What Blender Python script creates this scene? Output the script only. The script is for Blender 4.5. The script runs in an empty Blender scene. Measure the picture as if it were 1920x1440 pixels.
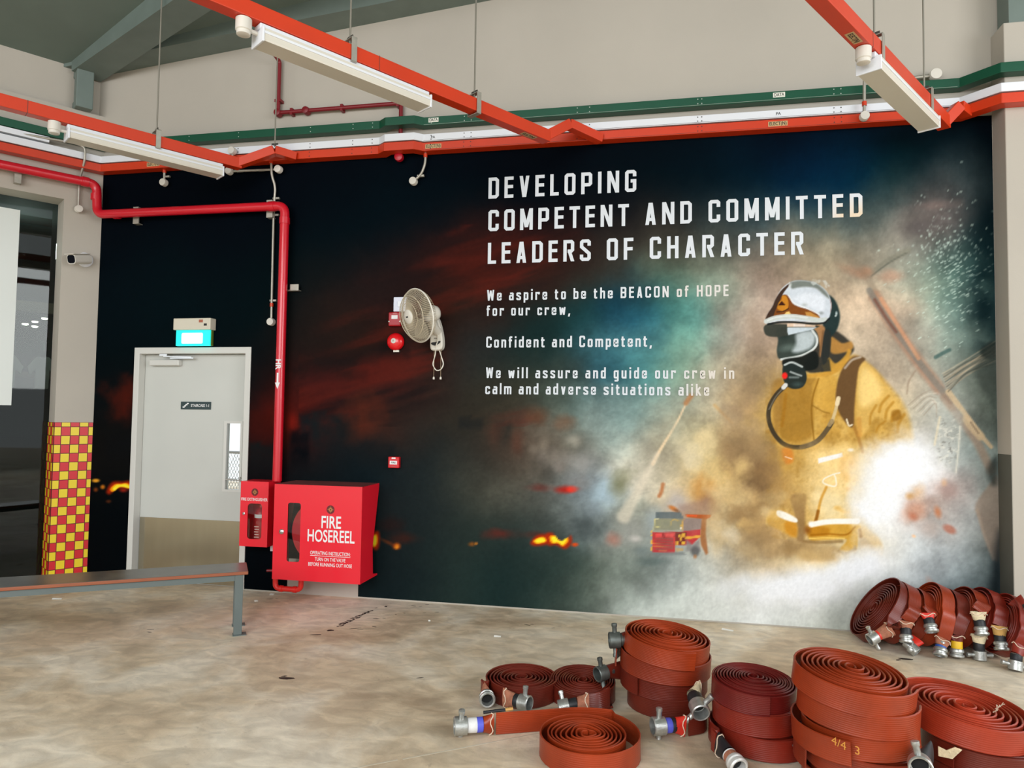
import bpy, bmesh, math, random
import numpy as np
from mathutils import Vector, Matrix

scene = bpy.context.scene
COL = scene.collection
random.seed(7)

# ---------------------------------------------------------------- camera
CAM = Vector((4.7343, -5.7382, 1.5568))
cam_d = bpy.data.cameras.new('camera'); cam = bpy.data.objects.new('camera', cam_d); COL.objects.link(cam)
cam_d.sensor_fit = 'HORIZONTAL'; cam_d.sensor_width = 36.0; cam_d.lens = 1330.0 / 1920.0 * 36.0; cam_d.clip_start = 0.02; cam_d.clip_end = 200
_r, _u, _f = Vector((0.98005, 0.19806, 0.0137)), Vector((-0.0042, -0.0480, 0.99884)), Vector((-0.1985, 0.97896, 0.0463))
_f.normalize(); _r = (_r - _f * _r.dot(_f)).normalized(); _u = _r.cross(_f)
cam.matrix_world = Matrix(((_r.x, _u.x, -_f.x, CAM.x), (_r.y, _u.y, -_f.y, CAM.y), (_r.z, _u.z, -_f.z, CAM.z), (0, 0, 0, 1)))
scene.camera = cam

# ---------------------------------------------------------------- daylight: an overcast sky, entering through the open bay doors
world = bpy.data.worlds.new('overcast_sky'); scene.world = world; world.use_nodes = True
_bg = world.node_tree.nodes['Background']; _bg.inputs[0].default_value = (0.93, 0.97, 1.0, 1); _bg.inputs[1].default_value = 1.38
def bay_light(name, loc, target, sx, sy, power, col=(.98, .985, 1)):
    L = bpy.data.lights.new(name, 'AREA'); L.shape = 'RECTANGLE'; L.size = sx; L.size_y = sy; L.energy = power; L.color = col
    o = bpy.data.objects.new(name, L); COL.objects.link(o); o.location = loc
    o.rotation_euler = (Vector(target) - Vector(loc)).to_track_quat('-Z', 'Y').to_euler(); return o
bay_light('daylight_front_door', (2.0, -10.4, 3.9), (2.8, -1.6, 0.2), 7.0, 3.6, 510)
bay_light('daylight_side_door', (11.8, -5.6, 3.6), (4.6, -1.4, .3), 4.0, 3.2, 290)
vs = scene.view_settings
vs.view_transform = 'Standard'; vs.look = 'None'; vs.gamma = 1.0; vs.exposure = 0.0; vs.use_curve_mapping = False
scene.cycles.use_denoising = True
scene.cycles.max_bounces = 8; scene.cycles.diffuse_bounces = 5; scene.cycles.caustics_reflective = False; scene.cycles.caustics_refractive = False

# ---------------------------------------------------------------- helpers
class MB:
    """collects vertices and faces; obj() links them as one mesh object"""
    def __init__(s): s.v = []; s.f = []; s.uv = None
    def add(s, vs, fs):
        b = len(s.v); s.v += [tuple(map(float, q)) for q in vs]; s.f += [tuple(i + b for i in q) for q in fs]; return s
    def box(s, a, b):
        (x0, y0, z0), (x1, y1, z1) = a, b
        return s.add([(x0, y0, z0), (x1, y0, z0), (x1, y1, z0), (x0, y1, z0), (x0, y0, z1), (x1, y0, z1), (x1, y1, z1), (x0, y1, z1)],
                     [(0, 3, 2, 1), (4, 5, 6, 7), (0, 1, 5, 4), (1, 2, 6, 5), (2, 3, 7, 6), (3, 0, 4, 7)])
    def obox(s, o, ex, ey, ez):
        o, ex, ey, ez = map(Vector, (o, ex, ey, ez))
        P = [o, o + ex, o + ex + ey, o + ey]; P += [q + ez for q in P]
        F = [(0, 3, 2, 1), (4, 5, 6, 7), (0, 1, 5, 4), (1, 2, 6, 5), (2, 3, 7, 6), (3, 0, 4, 7)]
        if ex.cross(ey).dot(ez) < 0: F = [q[::-1] for q in F]
        return s.add(P, F)
    def prism(s, pts, o, ex, ey, d):
        """polygon pts in the frame (o, ex, ey) extruded by the vector d"""
        o, ex, ey, d = map(Vector, (o, ex, ey, d)); n = len(pts)
        P = [o + ex * x + ey * y for x, y in pts]; Q = [q + d for q in P]
        F = [tuple(range(n)), tuple(range(2 * n - 1, n - 1, -1))] + [(i, i + n, (i + 1) % n + n, (i + 1) % n) for i in range(n)]
        if ex.cross(ey).dot(d) > 0:
            ar = sum(pts[i][0] * pts[(i + 1) % n][1] - pts[(i + 1) % n][0] * pts[i][1] for i in range(n))
            if ar > 0: F = [q[::-1] for q in F]
        return s.add(P + Q, F)
    def tube(s, path, r, n=10, cap=True, closed=False):
        P = [Vector(q) for q in path]; m = len(P); rings = []; up = None
        for i in range(m):
            if closed: t = (P[(i + 1) % m] - P[i - 1])
            else: t = (P[min(i + 1, m - 1)] - P[max(i - 1, 0)])
            t.normalize()
            if up is None:
                up = Vector((0, 0, 1)) if abs(t.z) < .9 else Vector((1, 0, 0))
            a = t.cross(up); 
            if a.length < 1e-6: a = t.orthogonal()
            a.normalize(); b = a.cross(t); up = b
            rr = r[i] if isinstance(r, (list, tuple)) else r
            rings.append([P[i] + (a * math.cos(k * 2 * math.pi / n) + b * math.sin(k * 2 * math.pi / n)) * rr for k in range(n)])
        V = [q for g in rings for q in g]; F = []
        for i in range(m if closed else m - 1):
            j = (i + 1) % m
            for k in range(n): F.append((i * n + k, i * n + (k + 1) % n, j * n + (k + 1) % n, j * n + k))
        if cap and not closed: F += [tuple(range(n - 1, -1, -1)), tuple((m - 1) * n + k for k in range(n))]
        return s.add(V, F)
    def lathe(s, prof, o, axis, n=24):
        """prof: (radius, height) pairs along axis"""
        o = Vector(o); w = Vector(axis).normalized(); a = w.orthogonal().normalized(); b = w.cross(a); V = []; F = []
        for r, h in prof:
            for k in range(n):
                t = 2 * math.pi * k / n; V.append(o + w * h + (a * math.cos(t) + b * math.sin(t)) * max(r, 1e-4))
        for i in range(len(prof) - 1):
            for k in range(n): F.append((i * n + k, i * n + (k + 1) % n, (i + 1) * n + (k + 1) % n, (i + 1) * n + k))
        if prof[0][0] > 0: F.append(tuple(range(n - 1, -1, -1)))
        if prof[-1][0] > 0: F.append(tuple((len(prof) - 1) * n + k for k in range(n)))
        return s.add(V, F)
    def mesh(s, name, mat):
        me = bpy.data.meshes.new(name); me.from_pydata(s.v, [], s.f); me.validate(); me.update()
        if mat is not None: me.materials.append(mat)
        return me

PM = {}          # matrices of parents
def finish(o, bevel=0, smooth=None):
    if smooth is not None:
        o.data.shade_smooth(); o.data.set_sharp_from_angle(angle=math.radians(smooth))
    if bevel:
        md = o.modifiers.new('bevel', 'BEVEL'); md.width = bevel; md.segments = 2; md.limit_method = 'ANGLE'; md.angle_limit = math.radians(35); md.harden_normals = False
    return o
def link(name, data, parent=None, local=False):
    o = bpy.data.objects.new(name, data); COL.objects.link(o)
    if parent is not None:
        o.parent = parent
        if not local: o.matrix_parent_inverse = PM[parent.name].inverted()
    PM[o.name] = (PM[parent.name].copy() if (parent is not None and local) else Matrix.Identity(4))
    return o
def part(name, mb, mat, parent, local=False, bevel=0, smooth=None):
    return finish(link(name, mb.mesh(name, mat), parent, local), bevel, smooth)
def tag(o, label=None, cat=None, group=None, kind=None):
    if label: o['label'] = label
    if cat: o['category'] = cat
    if group: o['group'] = group
    if kind: o['kind'] = kind
    return o
def thing(name, label, cat, loc=(0, 0, 0), rot=(0, 0, 0), group=None):
    o = bpy.data.objects.new(name, None); COL.objects.link(o); o.empty_display_size = .1
    o.location = loc; o.rotation_euler = rot
    from mathutils import Euler
    PM[o.name] = Matrix.Translation(loc) @ Euler(rot).to_matrix().to_4x4()
    return tag(o, label, cat, group)
def solo(name, mb, mat, label, cat, group=None, bevel=0, smooth=None):
    return tag(finish(link(name, mb.mesh(name, mat)), bevel, smooth), label, cat, group)
def struct(name, mb, mat, label=None, bevel=0, smooth=None):
    return tag(finish(link(name, mb.mesh(name, mat)), bevel, smooth), label, None, None, 'structure')
def copy_tree(o, parent=None):
    c = o.copy(); COL.objects.link(c); c.parent = parent
    if parent is not None: c.matrix_parent_inverse = o.matrix_parent_inverse.copy()
    for ch in list(o.children): copy_tree(ch, c)
    return c

def text_mesh(txt, size, bold=0.0, ext=0.0006, align='CENTER', squeeze=1.0):
    cu = bpy.data.curves.new('lettering', 'FONT'); cu.body = txt; cu.size = size; cu.align_x = align; cu.align_y = 'CENTER'
    cu.offset = bold * size; cu.extrude = ext; cu.resolution_u = 3
    ob = bpy.data.objects.new('lettering', cu); COL.objects.link(ob)
    dg = bpy.context.evaluated_depsgraph_get(); me = bpy.data.meshes.new_from_object(ob.evaluated_get(dg))
    bpy.data.objects.remove(ob); bpy.data.curves.remove(cu)
    for v in me.vertices: v.co.x *= squeeze
    me.name = 'lettering'; return me
def text_part(txt, size, mat, parent, o, ex, ey, width=None, bold=0.0, name='lettering', align='CENTER'):
    """flat lettering in the frame (o, ex, ey); width: fit to that length"""
    me = text_mesh(txt, size, bold, align=align)
    if width:
        xs = [v.co.x for v in me.vertices]; k = width / (max(xs) - min(xs))
        for v in me.vertices: v.co.x *= k
    ex, ey = Vector(ex).normalized(), Vector(ey).normalized(); n = ex.cross(ey); o = Vector(o)
    me.transform(Matrix(((ex.x, ey.x, n.x, o.x), (ex.y, ey.y, n.y, o.y), (ex.z, ey.z, n.z, o.z), (0, 0, 0, 1))))
    me.materials.clear(); me.materials.append(mat)
    o = link(name, me, parent)
    if ' ' in txt: o['kind'] = 'stuff'          # several small words printed together
    return o

# ---------------------------------------------------------------- materials
def lin(c): return tuple(((q / 255.0) / 12.92 if q / 255.0 <= .04045 else ((q / 255.0 + .055) / 1.055) ** 2.4) for q in c)
MATS = {}
def M(name, rgb, rough=.5, metal=0.0, spec=.5, noise=0.0, nscale=8.0, bump=0.0, bscale=60.0, emit=None, estr=0.0, coat=0.0, detail=6.0, stretch=None):
    """principled material; rgb is display colour; noise varies the value, bump adds fine relief"""
    if name in MATS: return MATS[name]
    m = bpy.data.materials.new(name); m.use_nodes = True; nt = m.node_tree; b = nt.nodes['Principled BSDF']; c = (*lin(rgb), 1)
    b.inputs['Base Color'].default_value = c; b.inputs['Roughness'].default_value = rough; b.inputs['Metallic'].default_value = metal
    b.inputs['Specular IOR Level'].default_value = spec; b.inputs['Coat Weight'].default_value = coat
    if emit: b.inputs['Emission Color'].default_value = (*lin(emit), 1); b.inputs['Emission Strength'].default_value = estr
    if noise or bump:
        tc = nt.nodes.new('ShaderNodeTexCoord'); mp = nt.nodes.new('ShaderNodeMapping'); nt.links.new(tc.outputs['Object'], mp.inputs['Vector'])
        if stretch: mp.inputs['Scale'].default_value = stretch
    if noise:
        n = nt.nodes.new('ShaderNodeTexNoise'); n.inputs['Scale'].default_value = nscale; n.inputs['Detail'].default_value = detail; nt.links.new(mp.outputs[0], n.inputs['Vector'])
        r = nt.nodes.new('ShaderNodeMapRange'); r.inputs[1].default_value = .3; r.inputs[2].default_value = .7; r.inputs[3].default_value = 1 - noise; r.inputs[4].default_value = 1 + noise * .6; nt.links.new(n.outputs[0], r.inputs[0])
        x = nt.nodes.new('ShaderNodeMix'); x.data_type = 'RGBA'; x.blend_type = 'MULTIPLY'; x.inputs[0].default_value = 1; x.inputs[6].default_value = c
        nt.links.new(r.outputs[0], x.inputs[7]); nt.links.new(x.outputs[2], b.inputs['Base Color'])
    if bump:
        n = nt.nodes.new('ShaderNodeTexNoise'); n.inputs['Scale'].default_value = bscale; n.inputs['Detail'].default_value = 4; nt.links.new(mp.outputs[0], n.inputs['Vector'])
        bp = nt.nodes.new('ShaderNodeBump'); bp.inputs['Strength'].default_value = bump; bp.inputs['Distance'].default_value = .01; nt.links.new(n.outputs[0], bp.inputs['Height']); nt.links.new(bp.outputs[0], b.inputs['Normal'])
    MATS[name] = m; return m
def glass_mat(name, tint=(235, 242, 240), rough=.02):
    if name in MATS: return MATS[name]
    m = bpy.data.materials.new(name); m.use_nodes = True; nt = m.node_tree; nt.nodes.remove(nt.nodes['Principled BSDF'])
    out = nt.nodes['Material Output']; t = nt.nodes.new('ShaderNodeBsdfTransparent'); g = nt.nodes.new('ShaderNodeBsdfGlossy'); x = nt.nodes.new('ShaderNodeMixShader'); f = nt.nodes.new('ShaderNodeFresnel')
    f.inputs[0].default_value = 1.38; t.inputs[0].default_value = (*lin(tint), 1); g.inputs[0].default_value = (1, 1, 1, 1); g.inputs['Roughness'].default_value = rough
    nt.links.new(f.outputs[0], x.inputs[0]); nt.links.new(t.outputs[0], x.inputs[1]); nt.links.new(g.outputs[0], x.inputs[2]); nt.links.new(x.outputs[0], out.inputs[0])
    MATS[name] = m; return m
def concrete_floor():
    m = bpy.data.materials.new('power_floated_concrete'); m.use_nodes = True; nt = m.node_tree; b = nt.nodes['Principled BSDF']
    tc = nt.nodes.new('ShaderNodeTexCoord')
    def noise(scale, detail, dist=0.0, sc=(1, 1, 1), rough=.55):
        mp = nt.nodes.new('ShaderNodeMapping'); mp.inputs['Scale'].default_value = sc; nt.links.new(tc.outputs['Object'], mp.inputs[0])
        n = nt.nodes.new('ShaderNodeTexNoise'); n.inputs['Scale'].default_value = scale; n.inputs['Detail'].default_value = detail; n.inputs['Distortion'].default_value = dist; n.inputs['Roughness'].default_value = rough
        nt.links.new(mp.outputs[0], n.inputs['Vector']); return n
    n1 = noise(1.3, 8, .6); cr = nt.nodes.new('ShaderNodeValToRGB'); nt.links.new(n1.outputs[0], cr.inputs[0])
    e = cr.color_ramp.elements; e[0].position = .34; e[0].color = (*lin((192, 170, 142)), 1); e[1].position = .62; e[1].color = (*lin((240, 229, 208)), 1)
    k = e.new(.48); k.color = (*lin((222, 203, 174)), 1)
    n2 = noise(5.5, 7, .9, (1, 1.6, 1)); r2 = nt.nodes.new('ShaderNodeMapRange'); r2.inputs[1].default_value = .36; r2.inputs[2].default_value = .7; r2.inputs[3].default_value = .8; r2.inputs[4].default_value = 1.16; nt.links.new(n2.outputs[0], r2.inputs[0])
    x = nt.nodes.new('ShaderNodeMix'); x.data_type = 'RGBA'; x.blend_type = 'MULTIPLY'; x.inputs[0].default_value = 1; nt.links.new(cr.outputs[0], x.inputs[6]); nt.links.new(r2.outputs[0], x.inputs[7])
    n3 = noise(26, 5, .3); r3 = nt.nodes.new('ShaderNodeMapRange'); r3.inputs[1].default_value = .64; r3.inputs[2].default_value = .76; r3.inputs[3].default_value = 0; r3.inputs[4].default_value = .35; nt.links.new(n3.outputs[0], r3.inputs[0])
    y = nt.nodes.new('ShaderNodeMix'); y.data_type = 'RGBA'; nt.links.new(r3.outputs[0], y.inputs[0]); nt.links.new(x.outputs[2], y.inputs[6]); y.inputs[7].default_value = (*lin((128, 112, 92)), 1)
    nt.links.new(y.outputs[2], b.inputs['Base Color'])
    rr = nt.nodes.new('ShaderNodeMapRange'); rr.inputs[3].default_value = .42; rr.inputs[4].default_value = .68; nt.links.new(n2.outputs[0], rr.inputs[0]); nt.links.new(rr.outputs[0], b.inputs['Roughness'])
    bp = nt.nodes.new('ShaderNodeBump'); bp.inputs['Strength'].default_value = .12; bp.inputs['Distance'].default_value = .01; n4 = noise(60, 4); nt.links.new(n4.outputs[0], bp.inputs['Height']); nt.links.new(bp.outputs[0], b.inputs['Normal'])
    return m
CREAM = M('cream_wall_paint', (180, 174, 163), .75, spec=.25, noise=.05, nscale=1.2, bump=.05, bscale=90)
STEEL = M('grey_green_steel_paint', (108, 122, 116), .55, noise=.08, nscale=6)
SOFFIT = M('grey_green_soffit', (112, 126, 118), .8, spec=.2, noise=.06, nscale=3)
ORANGE = M('orange_trunking_enamel', (206, 56, 14), .38, noise=.05, nscale=4)
GREEN = M('green_trunking_enamel', (0, 74, 50), .4, noise=.1, nscale=4)
WHITE = M('white_enamel', (226, 230, 236), .4)
OFFWHITE = M('off_white_plastic', (214, 210, 200), .45)
GALV = M('galvanised_conduit', (176, 172, 160), .42, metal=.55, noise=.12, nscale=20)
PIPERED = M('red_pipe_paint', (206, 20, 40), .28, coat=.3)
DARKRED = M('dark_red_conduit_paint', (120, 18, 28), .4)
CABRED = M('red_cabinet_enamel', (232, 26, 46), .32, coat=.2)
BLACK = M('black_rubber', (26, 27, 28), .6)
DOORGREY = M('pale_grey_door_paint', (196, 198, 192), .33, noise=.04, nscale=1.5)
FRAMEGREY = M('pale_grey_frame_paint', (206, 206, 200), .4)
STAINLESS = M('brushed_stainless', (190, 182, 160), .16, metal=.95, noise=.06, nscale=3, stretch=(4, 4, .2))
CHROME = M('chrome', (220, 222, 222), .15, metal=1)
ALU = M('cast_aluminium', (190, 192, 188), .36, metal=.75, noise=.18, nscale=40, bump=.15, bscale=90)
WHITEPRINT = M('white_print', (236, 236, 236), .6)
BLACKPRINT = M('black_print', (30, 30, 30), .6)
GOLD = M('gold_print', (196, 150, 84), .5, metal=.2)

# left wall frame: s runs along the wall towards the corner (0 at the corner), n out of the wall into the room
TH = math.radians(35.5)
DL = Vector((math.sin(TH), math.cos(TH), 0)); NL = Vector((math.cos(TH), -math.sin(TH), 0)); CORN = Vector((-0.421, 0, 0)); UP = Vector((0, 0, 1))
def LW(s, n, z): return CORN + DL * s + NL * n + UP * z
EX, EZ, FRONT = Vector((1, 0, 0)), Vector((0, 0, 1)), Vector((0, -1, 0))
def rrect(w, h, r, n=4, cx=0, cy=0):
    out = []
    for (sx, sy, a0) in ((1, -1, -90), (1, 1, 0), (-1, 1, 90), (-1, -1, 180)):
        for k in range(n + 1):
            a = math.radians(a0 + 90 * k / n); out.append((cx + sx * (w / 2 - r) + r * math.cos(a), cy + sy * (h / 2 - r) + r * math.sin(a)))
    return out
def arc_path(pts, r, n=5):
    """polyline with rounded corners"""
    P = [Vector(q) for q in pts]; out = [P[0]]
    for i in range(1, len(P) - 1):
        a = (P[i - 1] - P[i]); b = (P[i + 1] - P[i]); q = min(r, a.length * .49, b.length * .49); a.normalize(); b.normalize()
        A, B = P[i] + a * q, P[i] + b * q
        for k in range(n + 1):
            t = k / n; out.append(A * (1 - t) ** 2 + P[i] * 2 * t * (1 - t) + B * t * t)
    out.append(P[-1]); return out
# ---------------------------------------------------------------- the setting
fl = struct('floor', MB().box((-14, -24, -.2), (24, 9, 0)), concrete_floor(), 'mottled beige power floated concrete floor')
part('joint', MB().obox((3.62, -2.61, -.001), Vector((.86, .62, 0)), Vector((-.005, .007, 0)), (0, 0, .0015)), M('joint_sealant', (206, 196, 176), .8), fl)
part('joint', MB().obox((1.2, -4.35, -.001), Vector((2.4, 1.73, 0)), Vector((-.005, .007, 0)), (0, 0, .0015)), MATS['joint_sealant'], fl)

w = MB()
w.prism([(-.6, 0), (0, 0), (0, 2.15), (1.19, 2.15), (1.19, 0), (9.2, 0), (9.2, 6.4), (-.6, 5.3)], (0, 0, 0), EX, EZ, (0, .16, 0))
struct('wall_back', w, CREAM, 'cream rendered gable wall behind the mural')

w = MB()
def lbox(mb, s0, s1, n0, n1, z0, z1): return mb.obox(LW(s0, n0, z0), DL * (s1 - s0), NL * (n1 - n0), UP * (z1 - z0))
lbox(w, -.31, .02, -.25, 0, 0, 4.36); lbox(w, -2.9, -.31, -.25, 0, 3.5, 4.36); lbox(w, -9.5, -2.9, -.25, 0, 0, 4.36); lbox(w, -9.5, .1, -.25, -.06, 4.36, 5.0)
wl = struct('wall_left', w, CREAM, 'cream side wall with a tall glazed opening')
# red and yellow chequered tiles around the foot of the pier
CY, CR = M('yellow_reflective_tile', (232, 206, 34), .35), M('red_reflective_tile', (206, 26, 40), .35)
part('tile_backing', lbox(lbox(MB(), -.312, .0, 0, .002, 0, 1.452), -.312, -.310, -.25, .002, 0, 1.452), M('dark_red_tile_edging', (96, 14, 20), .5), wl)
cw, ch = .0725, .0805
tile_cache = {}
def checker(o, ex, en, c0, ncol, total, par0):
    z1 = 1.452
    r = 0; top = z1
    while top > 0.004:
        h = .042 if r == 0 else ch; bot = max(0.0, top - h); x = 0.0; c = 0
        while x < total - .004:
            wd = c0 if c == 0 else cw; xe = min(total, x + wd)
            yellow = (r + c + par0) % 2 == 0
            g = .003; key = (round(xe - x, 4), round(top - bot, 4), yellow, tuple(round(q, 2) for q in ex))
            if key not in tile_cache:
                tile_cache[key] = MB().obox(ex * g + UP * g, ex * (xe - x - 2 * g), UP * (top - bot - 2 * g), en * .0022).mesh('checker_tile', CY if yellow else CR)
            t = link('checker_tile', tile_cache[key], wl); t.location = Vector(o) + ex * x + UP * bot + en * .002
            x = xe; c += 1
        top = bot; r += 1
checker(LW(-.31, 0, 0), DL, NL, .054, 5, .31, 1)
checker(LW(-.312, -.25, 0), NL, -DL, .042, 4, .25, 0)

w = MB(); w.box((7.16, -.2, 0), (9.2, 0, 4.42)); 
struct('wall_right', w, CREAM, 'cream pier projecting at the right end of the mural', bevel=.006)
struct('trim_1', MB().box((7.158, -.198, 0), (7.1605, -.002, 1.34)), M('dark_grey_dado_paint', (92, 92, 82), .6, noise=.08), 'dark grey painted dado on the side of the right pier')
# roof: soffit, beams, posts
def roof_z(P): return 4.79 + .17 * ((Vector((P[0], P[1], 0)) - CORN).dot(NL))
pts = [(-9, -11.5), (16, -11.5), (16, .4), (-.9, .4)]
c = MB(); c.add([(x, y, max(4.6, roof_z((x, y)))) for x, y in pts] + [(x, y, max(4.6, roof_z((x, y))) + .2) for x, y in pts], [(0, 1, 2, 3), (7, 6, 5, 4), (0, 4, 5, 1), (1, 5, 6, 2), (2, 6, 7, 3), (3, 7, 4, 0)])
struct('ceiling', c, SOFFIT, 'dark grey green pitched roof soffit')
b = MB(); b.prism([(-.75, 4.742), (8.0, 5.526), (8.0, 6.0), (-.75, 5.15)], (0, 0, 0), EX, EZ, (0, -.25, 0)); struct('trim_2', b, STEEL, 'grey green steel gable beam along the top of the back wall')
rd = Vector((.93, -.368, .10)); rs = Vector((.368, .93, 0)) * .26
b = MB(); b.obox(LW(-.30, .02, 4.70) , rd * 12, rs, UP * .42); struct('trim_3', b, STEEL, 'grey green steel rafter rising from the corner post')
b = MB(); b.obox(LW(-.27, .0, 4.36), DL * .14, NL * .10, UP * .40); b.obox(LW(-.27, -.055, 4.36), DL * .03, NL * .055, UP * .07); b.obox(LW(-.27, -.055, 4.66), DL * .03, NL * .055, UP * .06); struct('trim_4', b, STEEL, 'short grey green steel post standing on the corner ledge', bevel=.008)
b = MB(); b.box((7.20, -.19, 4.42), (7.5, -.02, 5.35)); struct('trim_5', b, STEEL, 'grey green steel post on top of the right pier')

# glazed opening in the left wall, the dark room behind it
wn = tag(link('window_1', None), 'tall fixed glass pane in the left opening with a dark room behind', None, None, 'structure'); PM[wn.name] = Matrix.Identity(4)
part('glass_pane', lbox(MB(), -2.9, -.31, -.262, -.252, 0, 3.5), glass_mat('window_glass', (176, 188, 182)), wn)
DARK = M('dark_room_paint', (58, 66, 64), .8)
part('room_lining', lbox(lbox(lbox(lbox(lbox(MB(), -4.2, .6, -4.2, -4.1, 0, 3.6), .5, .6, -4.1, -.26, 0, 3.6), -4.2, -4.1, -4.1, -.26, 0, 3.6), -4.2, .6, -4.1, -.26, 3.52, 3.6), -4.2, .6, -4.1, -.26, -.0, .01), DARK, wn)
part('bulkhead', lbox(MB(), -4.0, .5, -2.1, -1.95, 2.66, 2.78), M('beige_bulkhead', (150, 134, 112), .7), wn)
part('wainscot', lbox(MB(), -4.0, .5, -4.1, -4.05, 0, 1.2), M('charcoal_wainscot', (34, 38, 38), .5), wn)
lamp = M('downlight_glow', (255, 250, 235), emit=(255, 246, 226), estr=14)
for s_, n_, z_ in [(-.14, -3.0, 2.79), (.08, -3.0, 2.72), (-.02, -3.0, 2.67), (-.12, -3.0, 2.63), (-.02, -3.0, 2.61)]:
    part('downlight', MB().lathe([(.035, 0), (.035, -.012), (.02, -.02)], LW(s_, n_, z_), UP, 12), lamp, wn)
part('header_strip', lbox(MB(), -4.0, .5, -4.04, -4.0, 2.0, 2.08), MATS['beige_bulkhead'], wn)
po = lbox(MB(), -1.55, -.605, -.251, -.2475, 1.60, 3.385)
solo('poster_sheet', po, M('white_paper', (218, 224, 220), .6), 'blank white paper sheet stuck on the dark glass', 'poster')
SH = M('white_cotton', (226, 226, 220), .85, noise=.06, nscale=9)
for k, (s_, lab) in enumerate([(-.42, 'white shirt hanging behind the glass, next to the white sheet'), (-.10, 'white shirt hanging behind the glass, next to the pier')]):
    t = thing('hanging_shirt', lab, 'shirt', LW(s_, -1.9, 1.8), group='shirts in the dark room')
    o = LW(s_, -1.9, 1.80); prof = [(-.10, 0), (.10, 0), (.11, .25), (.19, .18), (.23, .28), (.1, .42), (.045, .43), (0, .40), (-.045, .43), (-.1, .42), (-.23, .28), (-.19, .18), (-.11, .25)]
    part('shirt_body', MB().prism([(x * .62, z * .85) for x, z in prof], o, DL, UP, -NL * .06), SH, t, bevel=.01)
    part('hanger', MB().tube([o + UP * .41, o + UP * .52, o + UP * .55 + DL * .03, o + UP * .52 + DL * .045], .004, 6), CHROME, t)

_rl = bpy.data.lights.new('store_room_fill_light', 'POINT'); _rl.energy = 16; _rl.shadow_soft_size = .1; _ro = bpy.data.objects.new('store_room_fill_light', _rl); COL.objects.link(_ro); _ro.location = LW(-.5, -1.0, 3.2)  # unseen point light added to brighten the shirts and room behind the glass
# ---------------------------------------------------------------- mural artwork
# The printed picture is composed on its own drawing grid (u to the right, v downwards);
# art_grid() says where a point of the wall lies on that grid.
def _hash(ix, iy, seed):
    h = (ix.astype(np.int64) * 374761393 + iy.astype(np.int64) * 668265263 + seed * 974634541) & 0xFFFFFFFF
    h = ((h ^ (h >> 13)) * 1274126177) & 0xFFFFFFFF
    return ((h ^ (h >> 16)) & 0xFFFF) / 65535.0
def vnoise(x, y, seed):
    ix = np.floor(x); iy = np.floor(y); fx = x - ix; fy = y - iy
    fx = fx * fx * (3 - 2 * fx); fy = fy * fy * (3 - 2 * fy)
    a = _hash(ix, iy, seed); b = _hash(ix + 1, iy, seed); c = _hash(ix, iy + 1, seed); d = _hash(ix + 1, iy + 1, seed)
    return (a * (1 - fx) + b * fx) * (1 - fy) + (c * (1 - fx) + d * fx) * fy
def fbm(x, y, scale, seed, octv=4, rough=0.5):
    s = np.zeros_like(x); amp = 1.0; tot = 0.0; f = 1.0 / scale
    for o in range(octv):
        c, n = math.cos(.5 + .9 * o + seed), math.sin(.5 + .9 * o + seed)
        s += amp * vnoise((x * c + y * n) * f + 17.3 * o, (y * c - x * n) * f - 9.1 * o, seed + o * 31); tot += amp; amp *= rough; f *= 2.03
    return s / tot - 0.5
def sstep(a, b, x):
    t = np.clip((x - a) / (b - a), 0, 1); return t * t * (3 - 2 * t)
def smooth_closed(pts, n=6):
    P = np.array(pts, float); m = len(P); out = []
    for i in range(m):
        p0, p1, p2, p3 = P[i - 1], P[i], P[(i + 1) % m], P[(i + 2) % m]
        for k in range(n):
            t = k / n
            out.append(.5 * ((2 * p1) + (-p0 + p2) * t + (2 * p0 - 5 * p1 + 4 * p2 - p3) * t * t + (-p0 + 3 * p1 - 3 * p2 + p3) * t ** 3))
    return np.array(out)
def smooth_open(pts, n=8):
    P = np.array(pts, float); P = np.vstack([2 * P[0] - P[1], P, 2 * P[-1] - P[-2]]); out = []
    for i in range(1, len(P) - 2):
        p0, p1, p2, p3 = P[i - 1:i + 3]
        for k in range(n):
            t = k / n
            out.append(.5 * ((2 * p1) + (-p0 + p2) * t + (2 * p0 - 5 * p1 + 4 * p2 - p3) * t * t + (-p0 + 3 * p1 - 3 * p2 + p3) * t ** 3))
    out.append(P[-2]); return np.array(out)

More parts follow.
